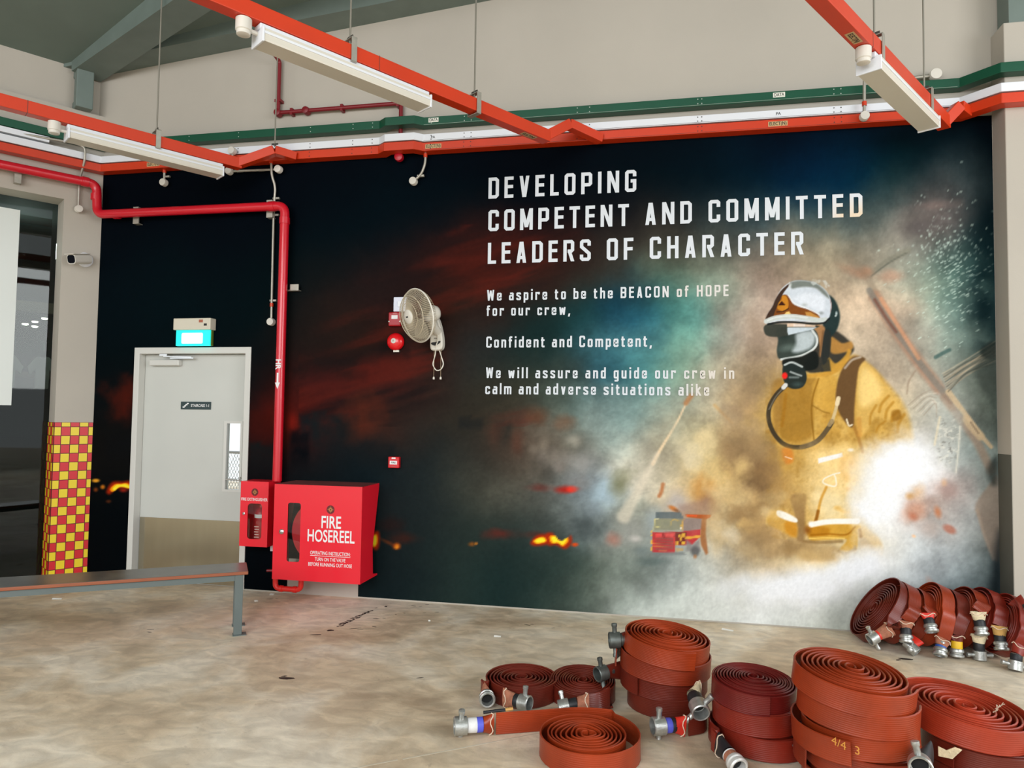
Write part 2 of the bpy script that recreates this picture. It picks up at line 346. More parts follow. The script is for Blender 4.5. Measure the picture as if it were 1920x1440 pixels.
class Painting:
    def __init__(s, u, v):
        s.u = u; s.v = v; s.c = np.zeros((len(u), 3))
    def sub(s, x0, y0, x1, y1):
        return np.nonzero((s.u > x0) & (s.u < x1) & (s.v > y0) & (s.v < y1))[0]
    def mix(s, idx, a, col):
        c = np.array(col, float) / 255.0 if not isinstance(col, np.ndarray) else col
        s.c[idx] += (c - s.c[idx]) * a[:, None]
    def blob(s, x, y, rx, ry, col, a=1.0, rot=0.0, rag=0.0, scale=30, seed=1, hard=0.0):
        R = max(rx, ry) * 1.9
        i = s.sub(x - R, y - R, x + R, y + R)
        if not len(i): return
        dx = s.u[i] - x; dy = s.v[i] - y; c, n = math.cos(rot), math.sin(rot)
        d = np.sqrt(((dx * c + dy * n) / rx) ** 2 + ((-dx * n + dy * c) / ry) ** 2)
        if rag: d = d + rag * fbm(s.u[i], s.v[i], scale, seed) * 2
        s.mix(i, a * (1 - sstep(hard, 1.35, d)), col)
    def poly(s, pts, col, a=1.0, f=1.5, smooth=True, tex=None):
        P = smooth_closed(pts) if smooth else np.array(pts, float)
        lo = P.min(0) - f * 2; hi = P.max(0) + f * 2
        i = s.sub(lo[0], lo[1], hi[0], hi[1])
        if not len(i): return
        x = s.u[i]; y = s.v[i]; ins = np.zeros(len(i), bool); d2 = np.full(len(i), 1e9)
        Q = np.roll(P, -1, 0)
        for (ax, ay), (bx, by) in zip(P, Q):
            cr = ((ay > y) != (by > y))
            if cr.any() and by != ay:
                ins ^= cr & (x < (bx - ax) * (y - ay) / (by - ay) + ax)
            ex, ey = bx - ax, by - ay; L = ex * ex + ey * ey + 1e-9
            t = np.clip(((x - ax) * ex + (y - ay) * ey) / L, 0, 1)
            d2 = np.minimum(d2, (x - ax - t * ex) ** 2 + (y - ay - t * ey) ** 2)
        sd = np.sqrt(d2) * np.where(ins, 1, -1)
        al = a * sstep(-f, f, sd)
        if tex is not None:
            al = al * tex(x, y)
        s.mix(i, al, col)
    def stroke(s, pts, w, col, a=1.0, f=1.0, smooth=True, w2=None):
        P = smooth_open(pts) if smooth else np.array(pts, float)
        W = max(w, w2 or 0)
        lo = P.min(0) - W - 3 * f; hi = P.max(0) + W + 3 * f
        i = s.sub(lo[0], lo[1], hi[0], hi[1])
        if not len(i): return
        x = s.u[i]; y = s.v[i]; d = np.full(len(i), 1e9); n = len(P) - 1
        for k in range(n):
            ax, ay = P[k]; bx, by = P[k + 1]; ex, ey = bx - ax, by - ay; L = ex * ex + ey * ey + 1e-9
            t = np.clip(((x - ax) * ex + (y - ay) * ey) / L, 0, 1)
            ww = w if w2 is None else w + (w2 - w) * (k + t) / n
            d = np.minimum(d, np.sqrt((x - ax - t * ex) ** 2 + (y - ay - t * ey) ** 2) - ww / 2)
        s.mix(i, a * (1 - sstep(-f, f, d)), col)

BASE = """200 340 3 12 18;200 420 3 13 19;190 560 5 17 22;300 560 2 19 23;200 700 9 16 19;420 420 3 13 19;480 560 4 18 22;600 340 4 13 19;650 450 6 18 24;760 420 8 19 25;850 330 5 14 21;860 405 9 19 25
200 820 18 18 18;210 1000 7 12 15;480 700 14 18 20;500 860 16 16 18;490 1070 6 12 16;300 800 18 18 18
620 540 20 23 24;700 560 40 27 26;750 520 34 24 24;820 500 54 26 22;880 480 78 28 22;900 445 48 25 22;970 470 76 28 22;1050 475 62 30 24;905 520 68 28 22;935 560 44 25 22;850 590 50 31 24;650 600 44 30 26;590 640 36 28 25;700 640 40 26 22;880 610 46 30 24
770 690 76 28 24;620 690 26 22 22;800 660 40 28 26;700 735 64 28 26;620 735 66 28 26;560 760 76 24 20;545 800 90 24 18;690 790 72 36 27;740 800 52 40 34;840 760 46 42 36;820 690 46 36 32
900 680 38 44 42;890 640 36 42 44;980 650 26 42 42;1000 600 20 44 44;1100 580 22 60 64;1160 575 16 54 76;1210 575 34 88 104;1250 555 66 116 108;1300 590 86 154 148;1290 640 116 164 148;1200 640 64 104 110;1130 640 52 86 92;1150 690 36 76 90;1220 690 74 134 134;1280 690 132 160 138
1335 640 152 160 150;1375 600 158 146 134;1410 555 150 134 122;1345 550 128 146 132;1320 515 112 122 104;1240 505 84 104 90;1180 520 44 62 62;1090 520 46 42 36;1010 530 46 30 26;1150 480 68 54 44;1250 465 88 72 58;1350 455 98 98 88;1430 475 124 102 86;1490 465 132 120 100;1560 465 142 130 108;1640 465 132 126 112
1700 420 108 100 94;1765 395 116 100 96;1745 440 88 84 82;1800 360 60 76 78;1680 350 22 46 50;1600 330 4 40 60;1560 325 2 38 66;1500 335 6 34 58;1400 330 6 24 36;1300 340 6 20 28;1250 295 4 15 21;1000 300 5 12 18;1000 400 7 14 20;1130 400 10 16 22;1130 430 18 20 24;1250 420 24 26 28;1330 420 34 46 50;1430 420 34 62 72;1530 410 46 70 76;1600 410 78 88 86;1650 390 60 76 76
1500 260 2 14 24;1600 260 0 18 28;1700 280 2 20 27;1840 300 4 13 19;1855 420 6 20 26;1855 500 8 26 32;1855 600 14 36 42;1780 500 88 118 108;1740 540 142 158 142;1700 500 160 162 148;1810 560 78 102 96;1780 620 124 144 134;1720 640 152 152 142;1820 480 60 88 86;1830 680 104 114 104;1770 690 150 158 150
1640 560 168 148 126;1620 630 178 164 144;1590 600 166 148 126;1680 600 168 148 130;1690 680 178 160 138;1410 640 152 132 114;1425 700 150 130 106;1380 740 152 134 108;1340 700 160 150 130;1310 755 160 158 142;1240 770 142 158 148;1180 780 112 138 136;1130 800 132 148 144;1100 765 84 104 102;1040 740 62 74 68;960 740 56 54 44;900 760 50 46 38
960 820 78 62 52;1020 820 88 80 70;1080 830 112 108 96;1000 870 78 72 64;900 840 46 44 40;800 850 28 36 38;700 850 16 28 33;620 860 20 27 30;560 880 16 24 27;800 940 32 40 41;880 910 62 64 56;950 920 82 80 70;1050 930 80 84 80;1100 900 122 132 138;1130 925 152 172 182;1120 975 108 118 120;1160 960 130 134 120
1000 980 52 60 57;900 990 44 52 48;760 1000 26 33 34;740 1060 20 31 34;860 1060 40 54 50;950 1060 24 42 42;1050 1070 40 56 52;1130 1100 96 104 94;1080 1125 58 68 62;1180 1070 104 114 106;1200 1130 168 178 172;1280 1130 198 204 198;1170 1010 140 142 134;1170 900 186 180 164;1200 860 188 180 160;1240 830 182 172 148;1170 840 152 158 148;1300 830 192 176 132;1270 900 200 190 166
1320 930 182 142 84;1345 880 194 162 98;1400 850 150 122 86;1380 800 160 138 102;1430 880 118 94 66;1465 850 180 148 90;1400 950 162 132 88;1360 960 192 174 134;1350 1010 180 168 144;1390 1060 172 162 140;1440 1030 140 116 82;1300 1060 150 156 152;1240 1060 118 130 128;1350 1105 204 208 204;1440 1115 236 239 241;1520 1100 238 241 245;1600 1075 236 238 241;1660 1040 226 226 220;1500 1050 198 172 122;1560 1135 208 212 206;1600 1165 172 182 172;1480 1165 204 210 206;1420 990 150 120 78;1470 960 190 150 90;1200 1165 190 196 192
1660 1085 188 194 194;1720 1060 170 176 178;1780 1060 164 172 174;1840 1080 106 120 120;1868 1130 24 34 38;1850 980 122 126 122;1800 960 160 166 166;1760 970 168 164 160;1735 930 172 130 110;1790 920 150 128 122;1825 880 150 164 164;1855 850 106 116 108;1862 760 56 66 62;1845 740 116 126 116;1780 760 172 174 166;1745 790 178 178 168;1700 730 192 178 158;1730 830 202 198 190;1700 1130 150 160 158;1790 1130 120 134 134;1640 1130 196 202 198
1680 790 214 198 160;1620 880 242 244 247;1700 880 243 245 248;1740 865 238 240 243;1660 960 243 245 247;1690 920 240 240 240;1600 825 228 204 146;1560 870 232 208 152;1550 940 232 214 170;1590 1000 222 190 120;1450 760 190 150 70"""

def paint_mural(u, v):
    A = Painting(u, v)
    pts = np.array([[float(t) for t in q.split()] for line in BASE.split('\n') for q in line.split(';')])
    P = pts[:, :2]; C = pts[:, 2:] / 255.0
    D = np.sqrt(((P[:, None] - P[None]) ** 2).sum(-1)); D.sort(1)
    sig = np.clip(D[:, 3] * .5, 12, 60)
    wu = u + fbm(u, v, 90, 5) * 34 + fbm(u, v, 26, 6, 3) * 16
    wv = v + fbm(u, v, 90, 7) * 34 + fbm(u, v, 26, 8, 3) * 16
    num = np.zeros((len(u), 3)); den = np.zeros(len(u))
    for (x, y), c, s in zip(P, C, sig):
        R = s * 7
        i = np.nonzero((np.abs(wu - x) < R) & (np.abs(wv - y) < R))[0]
        w = (np.exp(-((wu[i] - x) ** 2 + (wv[i] - y) ** 2) / (2 * s * s)) + 1e-9) * (900.0 / (s * s))
        num[i] += w[:, None] * c; den[i] += w
    A.c = num / np.maximum(den, 1e-12)[:, None]
    # smoke billows: brightness moves with cloud noise where the picture is mid-toned
    lum = A.c.mean(1); mid = sstep(.12, .32, lum) * (1 - sstep(.75, .93, lum))
    A.c *= (1 + (fbm(u, v, 70, 21, 5, .55) * .42 * mid))[:, None]
    wisps = fbm(u + fbm(u, v, 40, 25) * 50, v + fbm(u, v, 40, 26) * 50, 46, 27, 4, .6); A.c *= (1 + wisps * .34 * mid)[:, None]
    A.c *= (1 + fbm(u, v, 5, 22, 2) * .10)[:, None]
    # wind-drawn streaks in the red sky
    i = A.sub(560, 420, 1130, 800); ca, sa = math.cos(-.28), math.sin(-.28); us = u[i] * ca + v[i] * sa; vs_ = v[i] * ca - u[i] * sa
    n = fbm(us * .16, vs_, 26, 301, 4, .55); reg = np.exp(-(((us - 640) / 330) ** 4) - ((vs_ - 800) / 190) ** 4)
    reg = sstep(.02, .10, A.c[i, 0] - A.c[i, 2]); A.mix(i, np.clip(n * 2.2, 0, .55) * reg, (100, 34, 26)); A.mix(i, np.clip(-n * 2.0, 0, .55) * reg, (20, 21, 23))
    # --- distant city and fires, left half
    for x0, y0, x1, y1, c, a in [(563, 778, 600, 840, (20, 28, 32), .8), (585, 772, 640, 850, (24, 30, 32), .8), (636, 776, 672, 850, (22, 28, 30), .75), (672, 828, 740, 880, (24, 28, 30), .6),
                                 (545, 806, 580, 890, (10, 14, 18), .8), (590, 668, 668, 690, (28, 24, 24), .5), (683, 650, 712, 690, (36, 26, 24), .7), (712, 642, 770, 680, (26, 22, 22), .6), (548, 690, 690, 720, (24, 22, 22), .5),
                                 (230, 700, 252, 800, (70, 24, 18), .5), (200, 818, 246, 870, (16, 18, 20), .6), (468, 830, 512, 890, (18, 28, 30), .7), (470, 770, 512, 826, (60, 20, 16), .6), (860, 782, 905, 810, (26, 30, 32), .6), (930, 790, 960, 840, (36, 38, 36), .5)]:
        A.poly([(x0, y0), ((x0 + x1) / 2, y0 - 2), ((x0 + x1) / 2, y0 + 5), (x1, y0 + 4), (x1, y1), (x0, y1)], c, a * .85, 6, False, tex=lambda x, y, y1=y1, y0=y0: (1 - .8 * sstep((y0 + y1) / 2, y1, y)) * (1 + .9 * fbm(x, y, 14, 66)))
    A.blob(548, 792, 14, 22, (150, 32, 22), .55); A.blob(520, 772, 30, 26, (96, 24, 18), .35, rag=.4)
    A.blob(225, 745, 34, 42, (92, 28, 18), .6, rag=.7, seed=4)
    A.blob(690, 700, 90, 26, (80, 28, 24), .45, rot=-.45, rag=.6)
    A.blob(680, 780, 40, 44, (88, 40, 28), .55, rag=.7, seed=9); A.blob(600, 715, 60, 24, (74, 28, 26), .5, rag=.5)
    for x, y, rx, ry, c, a in [(1058, 918, 26, 8, (170, 34, 26), .85), (1070, 917, 12, 6, (226, 50, 36), .9), (1012, 915, 28, 9, (110, 40, 34), .5), (940, 1000, 34, 12, (110, 40, 32), .65), (1010, 1002, 30, 8, (90, 36, 28), .5), (1150, 1012, 20, 16, (170, 96, 78), .55), (760, 1010, 30, 12, (70, 34, 26), .6), (1010, 780, 24, 18, (96, 62, 44), .6), (1060, 790, 22, 16, (120, 80, 58), .5), (735, 985, 30, 16, (44, 28, 26), .6), (925, 810, 20, 30, (84, 52, 42), .5), (970, 830, 16, 26, (92, 52, 40), .5)]:
        A.blob(x, y, rx, ry, c, a, rag=.5, seed=int(x))
    for x, y, rx, ry, c, a in [(1075, 826, 17, 14, (160, 156, 142), .7), (1018, 835, 15, 18, (128, 118, 104), .6), (1000, 842, 12, 12, (118, 108, 96), .6), (1040, 862, 40, 20, (136, 128, 120), .55), (1090, 870, 34, 24, (150, 148, 144), .6), (1085, 905, 26, 22, (128, 122, 118), .5), (1050, 880, 14, 12, (140, 130, 124), .5)]:
        A.blob(x, y, rx, ry, c, a, rag=.5, seed=int(x * 3))
    A.blob(1128, 925, 24, 42, (158, 180, 192), .8, rot=.15, rag=.5, seed=3); A.blob(1110, 960, 26, 20, (138, 150, 156), .6, rag=.6)
    A.blob(1165, 905, 22, 34, (108, 108, 76), .7, rot=.4, rag=.5)
    A.blob(1100, 985, 46, 34, (58, 66, 66), .7, rag=.6); A.blob(1185, 1000, 40, 46, (150, 150, 144), .5, rag=.5)
    def flame(pts, s=1):
        P = np.array(pts, float); c = P.mean(0)
        A.poly(list(P + (P - c) * .18 * s + np.sign(P - c) * 3), (170, 42, 16), .9, 4)
        A.poly(pts, (240, 140, 20), 1, 1.6)
        A.poly(list(c + (P - c) * .78), (250, 214, 44), 1, 1.6)
    flame([(1000, 1014), (1010, 1008), (1020, 1007), (1026, 1014), (1016, 1018), (1006, 1019)])
    flame([(1030, 1006), (1040, 1004), (1046, 1012), (1056, 1014), (1064, 1008), (1066, 1014), (1056, 1024), (1046, 1018), (1034, 1018)])
    A.blob(1078, 1021, 7, 4, (214, 70, 22), .9, hard=.3); A.blob(885, 1020, 8, 5, (150, 84, 30), .8); A.blob(893, 1019, 3, 3, (220, 130, 40), .9)
    A.blob(744, 1024, 8, 7, (200, 90, 24), .95, hard=.2); A.blob(744, 1025, 4, 4, (240, 160, 40), .95, hard=.3); A.blob(730, 1018, 24, 4, (130, 60, 28), .6, rot=.45)
    flame([(697, 1006), (706, 1002), (707, 1018), (702, 1026), (697, 1018)])
    flame([(207, 917), (216, 908), (228, 907), (238, 906), (250, 912), (246, 916), (232, 913), (222, 914), (212, 922)])
    A.blob(180, 901, 8, 4, (220, 150, 40), .9, hard=.3); A.blob(193, 913, 5, 5, (190, 110, 30), .9, hard=.2); A.blob(180, 918, 5, 5, (150, 70, 26), .8); A.blob(232, 919, 9, 5, (160, 40, 26), .9); A.blob(204, 940, 6, 4, (120, 56, 26), .6)
    # --- upper right: spray, splintered beams
    i = A.sub(1660, 380, 1866, 760)
    rs = np.random.RandomState(5)
    for k in range(420):
        x, y = rs.normal(1780, 42), rs.normal(505, 62); l = rs.uniform(1, 6); g = rs.uniform(.25, .7)
        if x < 1862: A.stroke([(x, y), (x + l, y - l * .62)], rs.uniform(.8, 2.4), (196, 216, 204), g, 1.0, False)
    reg = np.exp(-(((u[i] - 1845) / 26) ** 2 + ((v[i] - 560) / 110) ** 2)); A.mix(i, .75 * reg * sstep(-.2, .2, fbm(u[i], v[i], 40, 80)), (10, 28, 34))
    A.blob(1755, 385, 44, 12, (126, 106, 100), .5, rot=-.1, rag=.5); A.blob(1730, 425, 50, 20, (86, 80, 80), .6, rot=-.25, rag=.5)
    A.stroke([(1632, 515), (1665, 490), (1702, 470)], 12, (120, 118, 104), .6, 2.5); A.stroke([(1634, 517), (1668, 492), (1700, 474)], 3, (86, 88, 80), .6, 1.5)
    A.blob(1672, 518, 26, 14, (176, 138, 116), .7, rag=.4); A.blob(1610, 510, 40, 12, (154, 118, 96), .6, rot=.25, rag=.5)
    A.blob(1622, 512, 16, 14, (160, 114, 88), .8, rag=.4)
    A.stroke([(1590, 482), (1622, 515), (1640, 548)], 14, (120, 108, 92), .45, 5)
    A.stroke([(1640, 556), (1672, 606), (1710, 662), (1760, 728)], 22, (158, 112, 88), .6, 6)
    A.stroke([(1630, 545), (1650, 578), (1690, 634), (1732, 690), (1782, 752)], 12, (118, 114, 106), .8, 3)
    A.stroke([(1652, 560), (1690, 622), (1722, 672)], 7, (190, 140, 108), .75, 2.5)
    A.stroke([(1640, 562), (1664, 600), (1680, 622)], 6, (110, 70, 58), .7, 2.5)
    A.stroke([(1770, 745), (1800, 785), (1830, 826), (1858, 882)], 16, (150, 122, 102), .6, 5)
    A.stroke([(1778, 735), (1806, 772), (1836, 812), (1858, 838)], 11, (190, 168, 136), .9, 2, w2=7)
    A.stroke([(1812, 786), (1822, 800), (1838, 818)], 16, (184, 162, 130), .8, 2.5); A.stroke([(1820, 792), (1834, 812)], 4, (120, 104, 86), .7, 1.5)
    for k in range(16):
        t = k / 15
        A.stroke([(1768 + t * 10, 700 + t * 34), (1815, 672 + t * 26 + (k % 3) * 3), (1866, 640 + t * 30 + (k % 4) * 4)], 2.2, [(184, 168, 144), (120, 112, 98), (160, 140, 116), (64, 66, 60)][k % 4], .55, 1.5)
    A.poly([(1838, 655), (1866, 640), (1866, 672), (1846, 672)], (38, 46, 44), .75, 5); A.poly([(1826, 690), (1868, 668), (1868, 760), (1848, 740)], (62, 70, 66), .6, 8)
    A.stroke([(1754, 670), (1768, 662), (1780, 656)], 7, (70, 94, 90), .85, 2)
    A.stroke([(1716, 695), (1704, 715), (1700, 738)], 3, (140, 122, 104), .6, 2)
    for k in range(7): A.stroke([(1702 + k * 5, 760 + k * 3), (1730 + k * 4, 738 + k * 3), (1756, 728 + k * 9)], 2, (206, 196, 180) if k % 2 else (140, 126, 112), .5, 1.5)
    A.poly([(1756, 790), (1764, 776), (1800, 770), (1806, 800), (1800, 840), (1792, 885), (1768, 868), (1750, 840), (1746, 822)], (168, 172, 166), .5, 8)
    i = A.sub(1744, 770, 1810, 890); rg = np.exp(-((u[i] - 1777) / 22) ** 4 - ((v[i] - 828) / 44) ** 4); A.mix(i, .7 * rg * sstep(.05, .3, fbm(u[i], v[i] * 1.3, 7, 91, 3)), (216, 214, 202)); A.mix(i, .6 * rg * sstep(.08, .3, fbm(u[i], v[i] * 1.3, 7, 92, 3)), (104, 102, 96))
    A.stroke([(1762, 782), (1756, 812), (1752, 834)], 4, (214, 200, 170), .7, 2); A.stroke([(1800, 800), (1796, 850), (1792, 886)], 3, (220, 216, 200), .7, 2)
    A.poly([(1828, 948), (1852, 912), (1872, 900), (1872, 1050), (1848, 1010), (1836, 976)], (142, 126, 112), .8, 4); A.stroke([(1832, 956), (1844, 1000), (1862, 1048)], 5, (170, 150, 132), .6, 3)
    A.poly([(1850, 880), (1868, 856), (1870, 904), (1858, 908)], (46, 52, 50), .7, 8); A.poly([(1862, 1050), (1876, 1000), (1876, 1160), (1856, 1140)], (22, 30, 34), .75, 14)
    # --- spray jet and fire engine
    A.stroke([(1292, 744), (1270, 790), (1240, 840), (1224, 870)], 2.5, (228, 202, 164), .85, 1.8, w2=7)
    A.stroke([(1232, 852), (1210, 896), (1186, 940), (1170, 968)], 8, (220, 208, 186), .55, 6, w2=26)
    A.stroke([(1296, 742), (1286, 756)], 9, (168, 116, 74), .8, 3); A.stroke([(1340, 760), (1356, 776), (1372, 792)], 6, (190, 150, 96), .6, 3)
    A.blob(1272, 944, 36, 30, (172, 166, 164), .8, rag=.4); A.blob(1225, 975, 22, 34, (148, 160, 164), .7, rag=.3)
    A.blob(1318, 915, 30, 26, (186, 134, 70), .75, rag=.7, seed=5); A.blob(1330, 945, 26, 30, (150, 112, 84), .6, rag=.5)
    A.stroke([(1243, 908), (1240, 922), (1236, 930)], 7, (170, 106, 64), .85, 2.5)
    E = lambda L: [(1180 + x / 9.0, 900 + y / 9.0) for x, y in L]
    A.poly(E([(820, 420), (1340, 300), (1380, 600), (880, 640)]), (140, 112, 100), .6, 8, False)
    A.poly(E([(450, 540), (860, 535), (930, 660), (440, 650)]), (92, 102, 104), .95, 1.5, False)
    A.poly(E([(425, 650), (900, 650), (900, 840), (405, 850)]), (126, 126, 104), .95, 1.5, False)
    A.poly(E([(455, 665), (690, 668), (690, 815), (450, 815)]), (140, 140, 112), .7, 2, False)
    A.stroke(E([(690, 780), (710, 700), (760, 665), (830, 690)]), 2.4, (186, 156, 84), .8, .8); A.stroke(E([(425, 660), (412, 840)]), 2.5, (200, 190, 130), .8, .8); A.blob(*E([(470, 655)])[0], 4, 1.6, (230, 224, 180), .9); A.blob(*E([(475, 790)])[0], 5, 2, (206, 196, 130), .9)
    A.poly(E([(900, 640), (1220, 640), (1230, 830), (910, 880)]), (132, 116, 112), .9, 2, False)
    A.poly(E([(950, 575), (1380, 585), (1370, 625), (1300, 660), (1100, 640), (960, 625)]), (168, 76, 30), .95, 1.5, False); A.stroke(E([(980, 598), (1130, 602)]), 3, (226, 84, 40), .9, 1)
    A.poly(E([(1225, 640), (1300, 640), (1290, 900), (1330, 1240), (1290, 1260), (1210, 1100), (1190, 960)]), (146, 84, 42), .8, 2.5, False)
    A.poly(E([(385, 880), (830, 870), (1200, 830), (1195, 960), (1060, 1090), (780, 1100), (770, 1225), (395, 1220)]), (176, 52, 54), .97, 1.3, False)
    A.poly(E([(440, 905), (560, 900), (560, 960), (450, 965)]), (232, 74, 72), .9, 1.2, False); A.poly(E([(600, 900), (770, 900), (740, 970), (600, 955)]), (236, 80, 76), .9, 1.2, False); A.poly(E([(740, 960), (820, 970), (800, 1060), (760, 1070)]), (232, 60, 56), .8, 1.5, False)
    for y in (990, 1035, 1075, 1120, 1160): A.stroke(E([(450, y), (730, y)]), 2.2, (128, 76, 70), .85, .7, False); 
    for y in (1068, 1118): A.stroke(E([(400, y), (740, y)]), 1.2, (206, 110, 60), .8, .6, False)
    A.poly(E([(500, 1180), (640, 1175), (640, 1205), (500, 1208)]), (190, 96, 70), .8, .8, False)
    A.poly(E([(780, 880), (960, 880), (945, 1090), (770, 1090)]), (96, 40, 34), .85, 1.2, False)
    for x, y, w, h in [(918, 925, 26, 34), (845, 940, 24, 18), (868, 990, 22, 34), (810, 1062, 26, 30), (914, 1062, 26, 28), (375, 930, 12, 16), (382, 1050, 14, 32), (378, 1160, 12, 30), (368, 870, 10, 16)]:
        A.poly(E([(x - w, y - h), (x + w, y - h), (x + w, y + h), (x - w, y + h)]), (226, 172, 58), .95, .9, False)
    A.stroke(E([(960, 975), (1060, 965), (1180, 950)]), 4.5, (220, 160, 56), .95, .8); A.blob(*E([(872, 812)])[0], 2.6, 2.6, (252, 244, 220), 1); A.stroke(E([(915, 660), (895, 760), (890, 850)]), 2.5, (200, 150, 70), .8, .8); A.blob(*E([(880, 770)])[0], 3, 3, (220, 170, 70), .9)
    A.poly(E([(780, 1150), (900, 1150), (910, 1190), (790, 1210)]), (186, 156, 104), .85, 1.2, False); A.poly(E([(960, 1000), (1060, 1090), (1180, 990), (1200, 1200), (960, 1200)]), (128, 124, 122), .85, 3, False)
    A.blob(*E([(1110, 1200)])[0], 9, 10, (84, 84, 84), .85, hard=.5); A.poly(E([(390, 1225), (900, 1215), (960, 1260), (400, 1270)]), (112, 118, 118), .8, 2.5, False); A.stroke(E([(560, 905), (585, 960)]), 3, (120, 30, 32), .8, 1); A.stroke(E([(405, 860), (890, 850)]), 3, (150, 150, 130), .7, 1.2)
    A.blob(*E([(640, 740)])[0], 16, 9, (112, 116, 100), .5); A.blob(*E([(600, 1000)])[0], 24, 12, (150, 44, 46), .4)
    A.blob(*E([(740, 480)])[0], 11, 5, (190, 112, 52), .95, rot=.5, hard=.3); A.blob(*E([(800, 515)])[0], 8, 3.5, (110, 74, 52), .8, rot=.4); A.blob(*E([(1108, 1290)])[0], 4, 5, (176, 110, 60), .8)
    A.blob(1225, 1052, 40, 10, (84, 98, 96), .6, rag=.6); A.blob(1200, 1032, 22, 12, (100, 112, 112), .6, rag=.6); A.blob(1192, 1010, 14, 8, (196, 190, 184), .7, rag=.5)
    # --- fireball and floor glow
    i = A.sub(1205, 940, 1345, 1060); A.mix(i, np.clip(.16 + .5 * fbm(u[i], v[i], 40, 63), 0, .6) * np.exp(-(((u[i] - 1275) / 52) ** 4) - ((v[i] - 998) / 44) ** 4), (166, 156, 144))
    A.blob(1345, 985, 22, 60, (196, 172, 130), .8, rag=.6, seed=64)
    A.blob(1380, 850, 40, 50, (128, 104, 76), .5, rag=.8, seed=12); A.blob(1424, 872, 34, 44, (104, 80, 56), .65, rag=.8, seed=13); A.blob(1340, 870, 30, 36, (200, 176, 124), .5, rag=.8, seed=14)
    A.blob(1310, 845, 30, 40, (206, 190, 146), .5, rag=.7, seed=15); A.blob(1390, 930, 34, 30, (190, 166, 120), .5, rag=.8, seed=17); A.blob(1440, 935, 26, 22, (116, 92, 62), .5, rag=.8, seed=18)
    for x, y, rx, ry, c, a, k in [(1330, 820, 30, 26, (212, 192, 146), .7, 201), (1365, 850, 26, 30, (150, 122, 86), .7, 202), (1395, 800, 34, 26, (170, 146, 112), .6, 203), (1420, 840, 26, 26, (132, 104, 72), .7, 204), (1390, 880, 24, 22, (206, 176, 118), .7, 205), (1350, 915, 30, 20, (210, 186, 138), .7, 206), (1412, 905, 24, 26, (108, 84, 58), .75, 207), (1385, 965, 34, 20, (140, 110, 72), .7, 208), (1415, 985, 30, 16, (196, 162, 104), .7, 209), (1365, 1000, 26, 20, (206, 194, 168), .7, 210), (1400, 1035, 34, 18, (176, 152, 112), .6, 211), (1290, 860, 24, 24, (206, 194, 166), .6, 212), (1370, 770, 24, 20, (140, 122, 100), .5, 213), (1260, 800, 26, 22, (166, 166, 146), .5, 214), (1410, 720, 30, 34, (128, 108, 84), .5, 215), (1420, 620, 26, 34, (140, 122, 104), .5, 216)]:
        A.blob(x, y, rx, ry, c, a, rag=.9, scale=24, seed=k)
    return A

